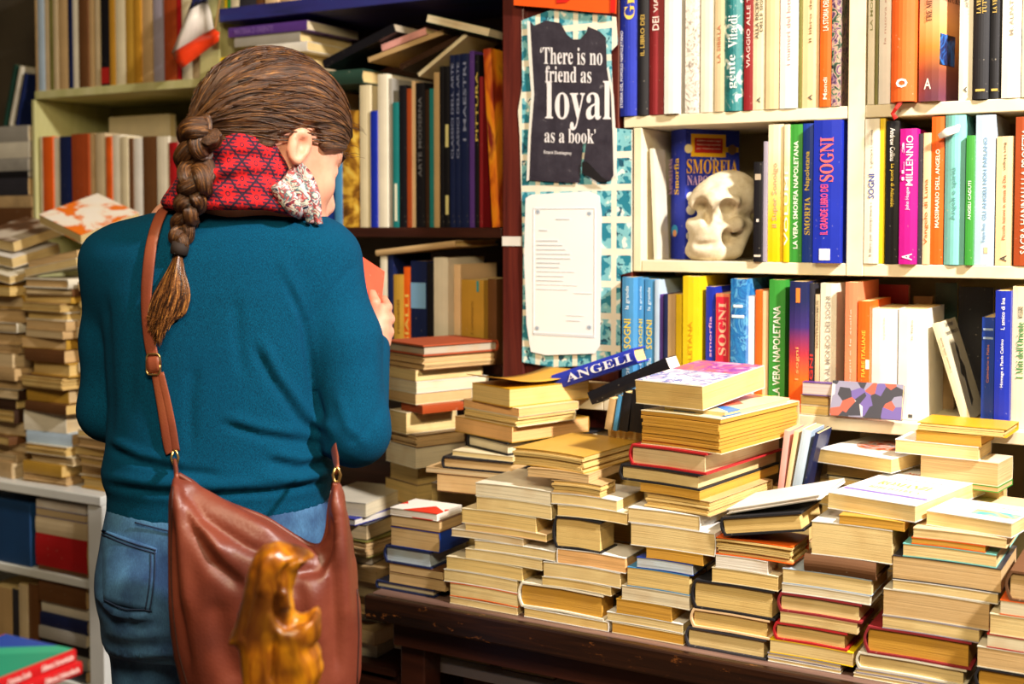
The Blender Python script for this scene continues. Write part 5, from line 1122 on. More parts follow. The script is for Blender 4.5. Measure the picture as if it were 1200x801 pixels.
jV = folds(jV, jF, [([(109, 690), (128, 715), (150, 722), (180, 719)], .007, 4), ([(112, 702), (135, 728), (170, 733)], -.005, 5), ([(112, 761), (147, 766), (206, 765)], .007, 4), ([(114, 772), (150, 777), (206, 776)], -.005, 5), ([(115, 740), (150, 745), (200, 742)], .004, 6)])
wpart('jeans', jV, jF, DENIM); jb = bvh_of((jV, jF))
def patch(quad, b, nu, nv, off, th=.0015):
    q = [np.array(p, float) for p in quad]; V = []
    for j in range(nv + 1):
        for i in range(nu + 1):
            u, v = i / nu, j / nv; p = (q[0] * (1 - u) + q[1] * u) * (1 - v) + (q[3] * (1 - u) + q[2] * u) * v; V.append(onto(b, p[0], p[1], off)[0])
    N = len(V); V += [onto(b, *pix(p), -.001)[0] for p in V]; Fc = []
    for j in range(nv):
        for i in range(nu): a = j * (nu + 1) + i; Fc.append((a, a + nu + 1, a + nu + 2, a + 1))
    e = [i for i in range(nu + 1)] + [j * (nu + 1) + nu for j in range(1, nv + 1)] + [nv * (nu + 1) + i for i in range(nu - 1, -1, -1)] + [j * (nu + 1) for j in range(nv - 1, 0, -1)]
    for a, c in zip(e, e[1:] + e[:1]): Fc.append((a, c, N + c, N + a))
    return V, Fc
wpart('back_pocket', *patch([(122, 620), (185, 642), (178, 716), (123, 703)], jb, 12, 12, .003), DENIM)
STITCH = plain('dark_stitching', '14294a', .8)
for pl in ([(122, 622), (150, 634), (184, 644)], [(122, 626), (150, 638), (184, 648)], [(183, 645), (182, 675), (176, 714)], [(178, 648), (177, 675), (171, 713)], [(124, 702), (150, 713), (177, 715)], [(160, 612), (200, 622), (212, 625)]):
    pts = spline([(x, y, 0) for x, y in pl], 6); wpart('seam', *tube([onto(jb, p[0], p[1], .0035)[0] for p in pts], .0011, 5), STITCH)
for s_ in (193, 318):
    x = A3(s_, 760, YT)[0]
    V, Fc = surfnet(lambda X, Y, Z: smax(smin(cap(X, Y, Z, (x, YT - .02, .045), (x, YT + .13, .03), .044, .034), cap(X, Y, Z, (x, YT, .05), (x, YT + .01, .09), .042, .042), .02), .0008 - Z, .004), (x - .06, YT - .1, -.01), (x + .06, YT + .2, .15), .008)
    wpart('shoe', V, Fc, mk_leather('dark_shoe_leather', '1a1210', '2a1c16', '33241c') if s_ == 193 else bpy.data.materials['dark_shoe_leather'])

# head: local axes forward, left, up
al_, be_ = math.radians(40), math.radians(27)
HFw = Vector((math.cos(al_) * math.cos(be_), math.sin(al_) * math.cos(be_), -math.sin(be_))); HUp = Vector((math.cos(al_) * math.sin(be_), math.sin(al_) * math.sin(be_), math.cos(be_))); HLf = HUp.cross(HFw)
EARL = Vector((-.004, -.079, -.012)); EARW = aty(352, 172, 1.715)
HC = EARW - (HFw * EARL.x + HLf * EARL.y + HUp * EARL.z); HM = frame(HC, HFw, HLf, HUp); HR = np.array([HFw, HLf, HUp]).T
def toloc(X, Y, Z):
    x, y, z = X - HC.x, Y - HC.y, Z - HC.z
    return tuple(HR[0, i] * x + HR[1, i] * y + HR[2, i] * z for i in range(3))
def cranium(x, y, z): return smin(ell(x, y, z, (-.012, 0, .03), (.098, .076, .088)), ell(x, y, z, (.030, 0, -.04), (.066, .067, .085)), .03)
def f_head(x, y, z):
    h = cranium(x, y, z); h = smin(h, cap(x, y, z, (.055, 0, -.095), (.078, 0, -.10), .035, .020), .03)
    h = smin(h, cap(x, y, z, (.084, 0, .002), (.113, 0, -.042), .008, .0125), .014); h = smin(h, cap(x, y, z, (.105, 0, -.046), (.09, 0, -.05), .011, .015), .01)
    for s in (-1, 1):
        h = smin(h, ell(x, y, z, (.105, s * .011, -.047), (.010, .008, .008)), .006)
        h = smin(h, cap(x, y, z, (.086, s * .012, .016), (.068, s * .045, .018), .012, .010), .012)           # brow
        h = smax(h, -ell(x, y, z, (.098, s * .032, -.003), (.016, .017, .011)), .010)                      # eye hollow
        h = smin(h, ell(x, y, z, (.076, s * .032, -.004), (.013, .015, .0115)), .004)                       # lid
        h = smin(h, ell(x, y, z, (.066, s * .042, -.035), (.022, .018, .02)), .02)                          # cheek
        e = ell(x, y, z, (-.006, s * .079, -.010), (.0195, .008, .026)); e = smax(e, -ell(x, y, z, (.001, s * .0885, -.006), (.0105, .009, .015)), .003)
        e = smin(e, ell(x, y, z, (.000, s * .079, -.031), (.008, .006, .008)), .006)
        h = smin(h, e, .004)
    for zz, r in ((-.072, .009), (-.083, .010)): h = smin(h, cap(x, y, z, (.088, -.018, zz), (.088, .018, zz), r * .7, r * .7), .008)
    h = smin(h, ell(x, y, z, (.094, 0, -.0735), (.008, .012, .006)), .006)
    h = smax(h, -cap(x, y, z, (.098, -.022, -.0778), (.098, .022, -.0778), .0025, .0025), .003)
    return h
NB = A3(283, 262, 1.79)
HANDC = A3(441, 386, 1.975)
def HP(px, py, Y): return A3(px, py, Y)
FING = [[(446, 362, 1.965), (454, 360, 1.985), (450, 350, 2.01)], [(449, 374, 1.96), (457, 374, 1.985), (452, 362, 2.015)], [(448, 387, 1.955), (456, 389, 1.98), (450, 378, 2.015)], [(445, 398, 1.952), (452, 401, 1.975), (447, 391, 2.005)]]
def f_body(X, Y, Z):
    h = f_head(*toloc(X, Y, Z)); nt = HC - HFw * .035 - HUp * .075
    b = smin(h, cap(X, Y, Z, nt, NB, .052, .058), .02)
    b = smin(b, cap(X, Y, Z, A3(210, 268, 1.79), A3(345, 266, 1.79), .045, .045), .03)
    b = smin(b, np.maximum(torso(X, Y, Z, -.016), np.maximum(Z - A3(0, 285, YT)[2], A3(0, 560, YT)[2] - Z)), .02)
    for p, q, r in ((SHR, EMR, .04), (EMR, ELR, .038), (ELR, WRR, .033), (SHL, EML, .04), (EML, ELL, .036), (ELL, WRL, .032)): b = smin(b, cap(X, Y, Z, p, q, r, r * .9), .015)
    b = smin(b, cap(X, Y, Z, WRR, A3(438, 396, 1.965), .026, .024), .012); 
    b = smin(b, ell(X, Y, Z, A3(441, 381, 1.968), (.020, .026, .031)), .014)
    b = smin(b, cap(X, Y, Z, WRL, WRL + np.array([.02, .05, .02]), .028, .022), .015)
    return b
def f_hand(X, Y, Z):
    d = np.full(X.shape, 9.0)
    for a, b_, c in FING:
        a, b_, c = HP(*a), HP(*b_), HP(*c); k = HANDC * .55 + a * .45; f = smin(cap(X, Y, Z, k, a, .0095, .0095), smin(cap(X, Y, Z, a, b_, .0095, .0088), cap(X, Y, Z, b_, c, .0088, .0072), .003), .004); d = smin(d, f, .0025)
    th = smin(cap(X, Y, Z, HP(436, 376, 1.955), HP(439, 355, 1.95), .0125, .010), cap(X, Y, Z, HP(439, 355, 1.95), HP(436, 344, 1.965), .010, .008), .004)
    return smin(d, th, .003)
def f_all(X, Y, Z):
    b = f_body(X, Y, Z); m = (X > HANDC[0] - .06) & (Y > 1.9)
    if m.any():
        bb = b[m]; b[m] = smin(bb, f_hand(X[m], Y[m], Z[m]), .006)
    return b
bl = (A3(95, 500, 1.8)[0], 1.62, 1.0); bh = (A3(462, 400, 1.98)[0] + .03, 2.1, 1.64)
bV, bF = surfnet(f_all, bl, bh, .0044); bV = relax(bV, bF, 1, .4)
bV = folds(bV, bF, [([(349, 160), (354, 166), (353, 176), (349, 183)], -.006, 3.2), ([(343, 163), (346, 154), (354, 152), (359, 160)], .0025, 2.2)])
wpart('body', bV, bF, SKIN)
# lashes and brow on the visible side
LASH = plain('dark_lash', '2a1a14', .7)
def hl(x, y, z): return HC + HFw * x + HLf * y + HUp * z
for s in (-1, 1):
    wpart('eyelash', *tube([hl(.083, s * .022, -.010), hl(.090, s * .030, -.012), hl(.084, s * .041, -.010), hl(.076, s * .048, -.007)], [.0008, .0018, .0018, .0008], 6), LASH)
    wpart('eyebrow', *tube([hl(.097, s * .014, .020), hl(.091, s * .030, .026), hl(.078, s * .047, .022)], [.002, .003, .0012], 6, flat=.6), LASH)
# hair: cap pulled back to the braid
BB = aty(243, 158, 1.715)                                       # where the braid starts
HPOLY = [(.093, .055), (.074, .026), (.052, .018), (.036, .004), (.022, .010), (.008, .022), (-.014, .020), (-.028, -.004), (-.040, -.035), (-.055, -.075), (-.2, -.09), (-.2, .3), (.12, .3), (.10, .085)]
bbl = HM.inverted() @ BB
def f_hair(X, Y, Z):
    x, y, z = toloc(X, Y, Z); h = smin(cranium(x, y, z) - .0125, ell(x, y, z, (-.075, 0, .01), (.055, .06, .06)), .03)
    h = smin(h, cap(x, y, z, (-.07, -.01, .0), tuple(bbl), .045, .028), .035)
    return smax(h, -poly2d(x, z, HPOLY), .008)
hv = (np.array(HC) - .19, np.array(HC) + .17)
hV, hF = surfnet(f_hair, hv[0], hv[1], .0045); hV = relax(hV, hF, 2)
pax = (BB - HC).normalized(); sx = pax.cross(Vector((0, 0, 1))).normalized(); PM = frame(HC, sx, pax.cross(sx), pax)
L3 = np.array([PM.inverted() @ Vector(p) for p in hV]); ph = np.arctan2(L3[:, 1], L3[:, 0]); N = vnormals(hV, hF)
lat = np.clip((L3[:, 2] + .12) / .06, 0, 1)
hV = hV + N * ((.0022 * np.sin(ph * 11 + 9 * L3[:, 2]) + .0012 * np.sin(ph * 29 + 20 * L3[:, 2] + 1) + .0008 * np.sin(ph * 53)) * lat)[:, None]
ho = wpart('hair', hV, hF, HAIRP); mt = Matrix.Translation(woman.location).inverted() @ PM; ho.data.transform(mt.inverted()); ho.matrix_local = mt
hb = bvh_of((hV, hF))
# loose strands lying over the cap
hr = random.Random(4); parts = []
for k in range(240):
    a = hr.uniform(-math.pi, math.pi); pts = []
    l0, l1 = hr.uniform(.25, 1.2), hr.uniform(1.6, 2.9)
    for i in range(13):
        l = l1 + (l0 - l1) * i / 12; a2 = a + .05 * math.sin(i * .5 + k); d = PM.to_3x3() @ Vector((math.sin(l) * math.cos(a2), math.sin(l) * math.sin(a2), math.cos(l)))
        h = hb.ray_cast(HC + d * .3, -d)
        if h[0] is None: continue
        q = HM.inverted() @ h[0]
        if poly2d(np.array([q.x]), np.array([q.z]), HPOLY)[0] < .007: continue
        pts.append(h[0] + d * (.0006 + .0012 * hr.random() + (.005 * hr.random() ** 6 if i > 9 else 0)))
    if len(pts) > 4: parts.append(tube(pts, hr.uniform(.0005, .0013), 4))
for k in range(26):                                              # fine hairs at the temple
    p = hl(.08 - .004 * k % .05, -.055 + hr.uniform(-.012, .01), .035 + hr.uniform(-.02, .04)); d = HFw * hr.uniform(.005, .02) + HUp * hr.uniform(-.015, .012) - HLf * .006
    parts.append(tube([p, p + d * .5 + HUp * .002, p + d], [.0004, .0003, .0002], 4))
SV, SF = join(parts); so = wpart('hair_strands', SV, SF, HAIRP); so.data.transform(mt.inverted()); so.matrix_local = mt; so['kind'] = 'stuff'
# scarf
SP = [(145, 256, 332, .082), (160, 250, 338, .088), (172, 242, 343, .092), (186, 230, 349, .096), (205, 213, 357, .098), (222, 200, 366, .100), (236, 190, 374, .100), (248, 192, 377, .100), (262, 225, 378, .09)]
YS = 1.768
cz = np.array([A3(270, y, YS)[2] for y, *_ in SP]); cl = np.array([A3(l, y, YS)[0] for y, l, r, d in SP]); cr_ = np.array([A3(r, y, YS)[0] for y, l, r, d in SP]); cd = np.array([d for *_, d in SP]); o_ = np.argsort(cz); cz, cl, cr_, cd = cz[o_], cl[o_], cr_[o_], cd[o_]
def f_scarf(X, Y, Z):
    l = np.interp(Z, cz, cl); r = np.interp(Z, cz, cr_); d = np.interp(Z, cz, cd); a = (r - l) / 2; c = (l + r) / 2
    q = np.sqrt(((X - c) / a) ** 2 + ((Y - YS) / d) ** 2); t = (q - 1) * np.minimum(a, d)
    ztop = A3(270, 150, YS)[2] - .035 * np.clip((X - A3(322, 0, YS)[0]) / .04, 0, 2) - .03 * np.clip((A3(255, 0, YS)[0] - X) / .05, 0, 2)
    zbot = A3(270, 246, YS - .09)[2] - .30 * np.clip(X - A3(322, 0, YS)[0], 0, 1)
    return smax(smax(t, Z - ztop, .02), zbot - Z, .015)
cV, cF = surfnet(f_scarf, (cl.min() - .02, 1.64, cz.min() - .03), (cr_.max() + .02, 1.90, cz.max() + .02), .005); cV = relax(cV, cF, 2)
cV = folds(cV, cF, [([(200, 232), (250, 214), (300, 205), (345, 208)], -.009, 5), ([(235, 195), (280, 182), (325, 186)], -.008, 5), ([(215, 222), (255, 200), (300, 193)], .005, 5), ([(215, 240), (270, 228), (330, 228)], -.004, 4), ([(250, 178), (285, 172), (320, 178)], .003, 4), ([(335, 200), (350, 222), (368, 255)], -.006, 4)])
def mk_scarf():
    t = NT('red_patterned_scarf'); v = t.obj(); s = t.n('ShaderNodeSeparateXYZ', i_0=v)
    u = t.math('MULTIPLY', t.math('ARCTAN2', s.outputs[1], s.outputs[0]), 2.55); w_ = t.math('MULTIPLY', t.math('ADD', s.outputs[2], t.math('MULTIPLY', s.outputs[0], .12)), 22.0)
    p = t.math('FRACT', t.math('ADD', u, w_)); q = t.math('FRACT', t.math('SUBTRACT', u, w_))
    pc = t.math('SUBTRACT', p, .5); qc = t.math('SUBTRACT', q, .5)
    r = t.math('SQRT', t.math('ADD', t.math('MULTIPLY', pc, pc), t.math('MULTIPLY', qc, qc))); an = t.math('ARCTAN2', pc, qc)
    pet = t.math('MULTIPLY', t.math('ADD', t.math('MULTIPLY', t.math('COSINE', t.math('MULTIPLY', an, 8.0)), .10), .30), 1.0)
    flower = t.math('LESS_THAN', r, pet); core = t.math('LESS_THAN', t.math('ABSOLUTE', t.math('SUBTRACT', r, .09)), .025)
    ln = t.math('MAXIMUM', t.math('GREATER_THAN', t.math('ABSOLUTE', pc), .455), t.math('GREATER_THAN', t.math('ABSOLUTE', qc), .455))
    st = t.math('GREATER_THAN', t.math('FRACT', t.math('MULTIPLY', w_, 9.0)), .5)
    c = t.mix(flower, t.mix(st, '3a1230', 'a8121e'), 'd4141c'); c = t.mix(t.math('MAXIMUM', core, ln), c, '241028')
    t.color(c); t.rough(.95); t.bump(t.noise(v, 700, 2), .4, .001); return t.m
sc_o = wpart('scarf', cV, cF, mk_scarf()); mtc = Matrix.Translation(Vector((A3(285, 210, YS)[0], YS, A3(285, 210, YS)[2])) - woman.location); sc_o.data.transform(mtc.inverted()); sc_o.matrix_local = mtc
cb = bvh_of((cV, cF), (sV, sF))
EDG = art('multicolour_knit', ['16243c', '8a2a30', 'd0cabc', '2a5f68', 'a83028', 'c4c8cc', '16243c'], 60, 'noise', 1.0)
for k, pl in enumerate(([(340, 196), (352, 212), (364, 236), (372, 266)], [(330, 204), (342, 220), (354, 242), (362, 264)], [(322, 216), (332, 230), (344, 246), (352, 258)])):
    pts = spline([onto(cb, x, y, .006)[0] for x, y in pl], 5); wpart('scarf_edge', *tube(pts, [.006 + .008 * math.sin(math.pi * min(1, (i + 3) / len(pts))) for i in range(len(pts))], 10, flat=.6, up=Vector((0, -1, .2))), EDG)
# braid
bp = [(240, 150), (228, 168), (227, 190), (231, 208), (227, 226), (221, 244), (216, 262), (212, 278), (210, 290)]
rad_ = [.028, .025, .023, .022, .021, .019, .017, .0145, .010]
fb = bvh_of((cV, cF), (sV, sF), (hV, hF))
path = []
for (x, y), r in zip(bp, rad_): 
    p, n_ = onto(fb, x, y, 0, 1.70); yy = min(p.y, 1.705) - r * .75; path.append(aty(x, y, yy))
pp = spline(path, 14); rr_ = list(np.interp(np.linspace(0, len(bp) - 1, len(pp)), range(len(bp)), rad_))
def add_flow(o, fl_):
    at_ = o.data.attributes.new('flow', 'FLOAT_VECTOR', 'POINT'); at_.data.foreach_set('vector', np.array(fl_, dtype=np.float32).ravel())
nturn = 2.5; n = len(pp)
for k in range(3):
    cen = []; 
    for i in range(n):
        t = i / (n - 1); an = 2 * math.pi * (nturn * t + k / 3); tg = (pp[min(i + 1, n - 1)] - pp[max(i - 1, 0)]).normalized(); sd = tg.cross(Vector((0, -1, 0))).normalized(); fr = sd.cross(tg)
        cen.append(pp[i] + sd * (math.sin(an) * rr_[i] * .60) + fr * (math.sin(2 * an) * rr_[i] * .36))
    V = []; Fc = []; fl_ = []; sg = 22
    for i in range(n):
        tg = (cen[min(i + 1, n - 1)] - cen[max(i - 1, 0)]).normalized(); s_ = tg.cross(Vector((.1, -1, .1))).normalized(); q = s_.cross(tg)
        for j in range(sg):
            a = 2 * math.pi * j / sg; rr = rr_[i] * .52 * (1 + .10 * math.sin(a * 7 + i * .12) + .05 * math.sin(a * 11 + i * .3)); V.append(cen[i] + s_ * math.cos(a) * rr + q * math.sin(a) * rr * .8); fl_.append((math.cos(a) * 2.2 + k * 5, math.sin(a) * 2.2, i * .055))
    for i in range(n - 1):
        for j in range(sg): j2 = (j + 1) % sg; Fc.append((i * sg + j, i * sg + j2, (i + 1) * sg + j2, (i + 1) * sg + j))
    Fc += [tuple(range(sg))[::-1], tuple(range((n - 1) * sg, n * sg))]
    add_flow(wpart('braid_strand', V, Fc, HAIRF), fl_)
# hair tie and tail
tie = path[-1]
wpart('hair_tie', *tube([aty(212, 284, tie.y), aty(210.5, 291, tie.y), aty(209.5, 298, tie.y)], [.0112, .0125, .0115], 14), plain('dark_elastic', '23150f', .8))
hr = random.Random(8); parts = []; fl_ = []
for k in range(340):
    a = hr.uniform(-1, 1); b_ = hr.uniform(-1, 1); end = (186 + 17 * a + hr.uniform(-3, 3), 408 - 34 * abs(a + .1) - 26 * hr.random() ** 2)
    pl = [(209.5 + 3 * a, 297), (208 + 10 * a - 2, 318), (201 + 21 * a, 345), (193 + 22 * a, 370), end]; pts = []
    for i, (x, y) in enumerate(pl): 
        q, _ = onto(fb, x, y, 0, 1.68); pts.append(aty(x, y, min(q.y - .006, tie.y + .012) - .011 * (1 - abs(a)) * (b_ * .5 + .5) * (1 if i else .5)))
    v_, f_ = tube(spline(pts, 4), list(np.interp(np.linspace(0, 1, 17), [0, .6, 1], [.0013, .0016, .0003])), 5); parts.append((v_, f_)); fl_ += [(k * .37, k * .11, i * .05) for i in range(17) for _ in range(5)]
SV, SF = join(parts); o = wpart('braid_tail', SV, SF, HAIRT); add_flow(o, fl_); o['kind'] = 'stuff'

# ------------------------------------------------------------------ book in her hand
b0, b1, b2 = aty(407, 289, 1.965), aty(451, 318, 2.03), aty(447, 362, 1.995)
e2 = (b2 - b1).normalized() * .155
hbk, _ = free_book(b0 + Vector((0, 0, 0)), (b1 - b0), e2, .010, 'B', 'p', 'e4573a', 'cream', "salmon-covered paperback held in the woman's right hand", 'books')
# ------------------------------------------------------------------ shoulder bag
bag = empty('shoulder_bag', frame(A3(310, 801, 1.54), Vector((1, 0, 0)), Vector((0, 1, 0)), ZV)); tag(bag, "slouchy brown leather shoulder bag hanging at the woman's hip", 'bag')
def bpart(name, V, Fc, m, smooth=True):
    V = np.array([tuple(p) for p in V]) - np.array(bag.location); return mobj(name, V, Fc, m, bag, smooth=smooth)
YB = 1.545
BO = [(205, 553), (200, 580), (198, 640), (198, 700), (204, 760), (214, 801), (235, 850), (300, 878), (370, 868), (408, 840), (421, 801), (423, 740), (420, 690), (414, 640), (406, 600), (400, 566), (392, 562), (386, 590), (383, 622), (374, 640), (362, 637), (340, 624), (310, 605), (270, 590), (240, 577), (222, 562)]
BX = [(A3(x, y, YB)[0], A3(x, y, YB)[2]) for x, y in BO]
bxa = np.array(BX); blo = (bxa[:, 0].min() - .02, YB - .075, bxa[:, 1].min() - .02); bhi = (bxa[:, 0].max() + .02, YB + .075, bxa[:, 1].max() + .02)
def f_bag(X, Y, Z):
    d2 = poly2d(X[:, 0, :], Z[:, 0, :], BX)[:, None, :]; t = .052 * np.sqrt(np.clip(1 - (1 - np.clip(d2 / .075, 0, 1)) ** 2, 0, 1)) + .004 * (d2 > 0)
    return np.where(d2 > 0, np.abs(Y - YB) - t, np.sqrt(d2 ** 2 + (Y - YB) ** 2))
gV, gF = surfnet(f_bag, blo, bhi, .005); gV = relax(gV, gF, 4)
gV = folds(gV, gF, [([(207, 556), (222, 610), (250, 660), (285, 690)], -.009, 9), ([(208, 558), (238, 605), (290, 640), (330, 655)], -.008, 8), ([(207, 560), (230, 612), (265, 655)], .009, 9), ([(206, 560), (212, 640), (222, 720)], .006, 8), ([(203, 600), (206, 700), (222, 790)], -.006, 5), ([(215, 558), (260, 592), (330, 632)], .006, 7),
  ([(385, 600), (383, 640), (372, 665), (345, 672)], -.010, 8), ([(396, 580), (400, 650), (404, 740)], .007, 9), ([(390, 650), (393, 720), (396, 790)], -.006, 7), ([(335, 690), (330, 740), (322, 800)], .007, 14), ([(250, 700), (262, 760), (280, 801)], -.005, 14), ([(350, 650), (365, 700), (372, 760)], .005, 10)])
bpart('bag_body', gV, gF, LEATH); gb = bvh_of((gV, gF))
for pl in ([(203, 570), (201, 640), (202, 700), (209, 760), (221, 805)], [(418, 690), (420, 740), (418, 800)]): bpart('seam', *tube([onto(gb, p[0], p[1], .0006, YB)[0] for p in spline([(x, y, 0) for x, y in pl], 5)], .0011, 5), plain('dark_seam', '3a1a12', .7))
rim = [(209, 556), (222, 564), (240, 579), (270, 592), (310, 607), (340, 626), (362, 639), (374, 642), (383, 624), (387, 592), (393, 566)]
bpart('rim', *tube([aty(x, y, YB - .004) for x, y in [tuple(p[:2]) for p in spline([(a, b, 0) for a, b in rim], 5)]], .0035, 8), LEATH)
# strap: over the shoulder, down the back, buckle, ring, to the bag
allb = bvh_of((sV, sF), (jV, jF), (cV, cF))
def strap(pl, wid, name, off=.0055, th=.16, b=None):
    pts = spline([(x, y, 0) for x, y in pl], 6); P = []; Nn = []
    for p in pts: q, n_ = onto(b or allb, p[0], p[1], off, YB); P.append(q); Nn.append(n_)
    for _ in range(3): P = [P[0]] + [(P[i - 1] + P[i] * 2 + P[i + 1]) / 4 for i in range(1, len(P) - 1)] + [P[-1]]
    return bpart(name, *tube(P, wid, 10, up=Nn, flat=th), STRAP)
top = [aty(228, 239, 1.86), aty(214, 232, 1.80), aty(200, 236, 1.745)]
strap([(197, 246), (189, 256), (180, 285), (175.5, 320), (174, 355), (177, 395), (182, 420)], .0088, 'strap')
strap([(183, 415), (186, 440), (192, 475), (199, 520), (202, 530)], .0075, 'strap'); strap([(190, 436), (197, 465), (204, 500), (208, 528)], .0055, 'strap', .006)
def ringpts(cx, cy, rx, ry, off, b=None, n=20, Y=None):
    out = []
    for k in range(n + 1):
        a = 2 * math.pi * k / n; x = cx + rx * max(-1, min(1, 1.25 * math.cos(a))); y = cy + ry * max(-1, min(1, 1.25 * math.sin(a))); out.append(onto(b or allb, x, y, off, YB)[0] if Y is None else aty(x, y, Y))
    return out
bpart('buckle', *tube(ringpts(183, 426, 7.5, 12, .008), .0014, 6), BRASS)
bpart('strap_loop', *tube([onto(allb, x, y, .006)[0] for x, y in ((176, 427), (180, 427), (187, 426), (190, 426))], .012, 10, flat=.35, up=Vector((0, -1, 0))), STRAP)
yr = onto(allb, 205, 536, .004)[0].y
bpart('ring', *tube([aty(x, y, yr - .004) for x, y in ((203, 528), (200.5, 536), (203, 544), (207.5, 544), (209, 536), (206.5, 528), (203, 528))], .0018, 8), BRASS)
bpart('strap_end', *tube(spline([aty(205, 541, yr - .006), aty(206, 549, (yr + YB) / 2 - .01), aty(207, 560, YB - .008)], 4), .006, 8, flat=.5, up=Vector((0, -1, 0))), STRAP)
bpart('ring', *tube([aty(x, y, YB + .0) for x, y in ((393, 548), (390, 556), (392, 564), (397, 564), (399, 556), (396, 548), (393, 548))], .0018, 8), BRASS)
bpart('strap', *tube(spline([aty(395, 550, YB), aty(394, 540, 1.59), aty(392, 530, 1.63), aty(391, 524, 1.655)], 4), .0075, 8, flat=.3, up=Vector((0, -1, 0))), STRAP)

# ------------------------------------------------------------------ carved wooden finial in the foreground
def mk_honey():
    t = NT('honey_carved_wood'); v = t.obj(); n = t.noise(t.map(v, (14, 14, 4)), 2.2, 5, .65, 1.2); n2 = t.noise(v, 16, 3)
    c = t.ramp(n, [(.28, '3a1a06'), (.45, '8a4d0c'), (.6, 'b8780f'), (.75, 'cf921c')]); c = t.mix(t.ramp(n2, [(.50, 0.0), (.64, .8)]), c, '3a1a08'); t.color(c); t.rough(.3); t.bump(n, .35, .002); return t.m
HON = mk_honey(); YF = 1.22
fo = empty('carved_finial', frame(A3(325, 801, YF) * np.array([1, 1, 0]), Vector((1, 0, 0)), Vector((0, 1, 0)), ZV)); tag(fo, 'carved honey-coloured wooden finial with a hooked beak in the foreground', 'finial')
FO = [(312, 637), (325, 635), (345, 640), (360, 646), (368, 652), (358, 658), (349, 668), (344, 685), (341, 705), (343, 718), (352, 721), (363, 716), (370, 711), (375, 716), (376, 735), (374, 747), (369, 753), (376, 764), (378, 785), (372, 801), (372, 880), (285, 880), (286, 801), (282, 760), (279, 752), (271, 753), (269, 749), (277, 730), (285, 700), (292, 665), (300, 648)]
FX = [(A3(x, y, YF)[0], A3(x, y, YF)[2]) for x, y in FO]; fxa = np.array(FX)
def f_fin(X, Y, Z):
    d2 = poly2d(X[:, 0, :], Z[:, 0, :], FX)[:, None, :]; t = .026 * np.sqrt(np.clip(1 - (1 - np.clip(d2 / .016, 0, 1)) ** 2, 0, 1)) + .003 * (d2 > 0)
    return np.where(d2 > 0, np.abs(Y - YF) - t, np.sqrt(d2 ** 2 + (Y - YF) ** 2))
nV, nF = surfnet(f_fin, (fxa[:, 0].min() - .02, YF - .04, fxa[:, 1].min() - .01), (fxa[:, 0].max() + .02, YF + .04, fxa[:, 1].max() + .02), .0028); nV = relax(nV, nF, 1)
nV = folds(nV, nF, [([(362, 650), (340, 662), (326, 682), (322, 715), (332, 735)], -.007, 5), ([(332, 735), (352, 727), (371, 718)], -.005, 4), ([(330, 690), (334, 715)], .006, 5), ([(305, 650), (296, 690), (288, 730), (283, 752)], -.003, 4), ([(322, 745), (320, 775), (318, 800)], -.006, 3), ([(345, 700), (340, 720), (355, 730)], .004, 5), ([(330, 640), (310, 660), (305, 700)], .004, 8)])
nV = nV - np.array(fo.location); mobj('finial_head', nV, nF, HON, fo, smooth=True)
zb0 = fxa[:, 1].min() + .004; xc_ = A3(328, 801, YF)[0] - fo.location.x
prof = [(.0, .05), (.012, .052), (.03, .046), (.05, .026), (.12, .02), (.26, .024), (.40, .018), (zb0 - .05, .021), (zb0 - .02, .034), (zb0, .036)]
V, Fc = tube([(xc_, 0, z) for z, r in prof], [r for z, r in prof], 20, up=Vector((0, 1, 0))); mobj('post', V, Fc, HON, fo, smooth=True)
bevel_box('base', xc_ - .09, xc_ + .09, -.09, .09, -.0 + .0005, .03, HON, fo, .006)

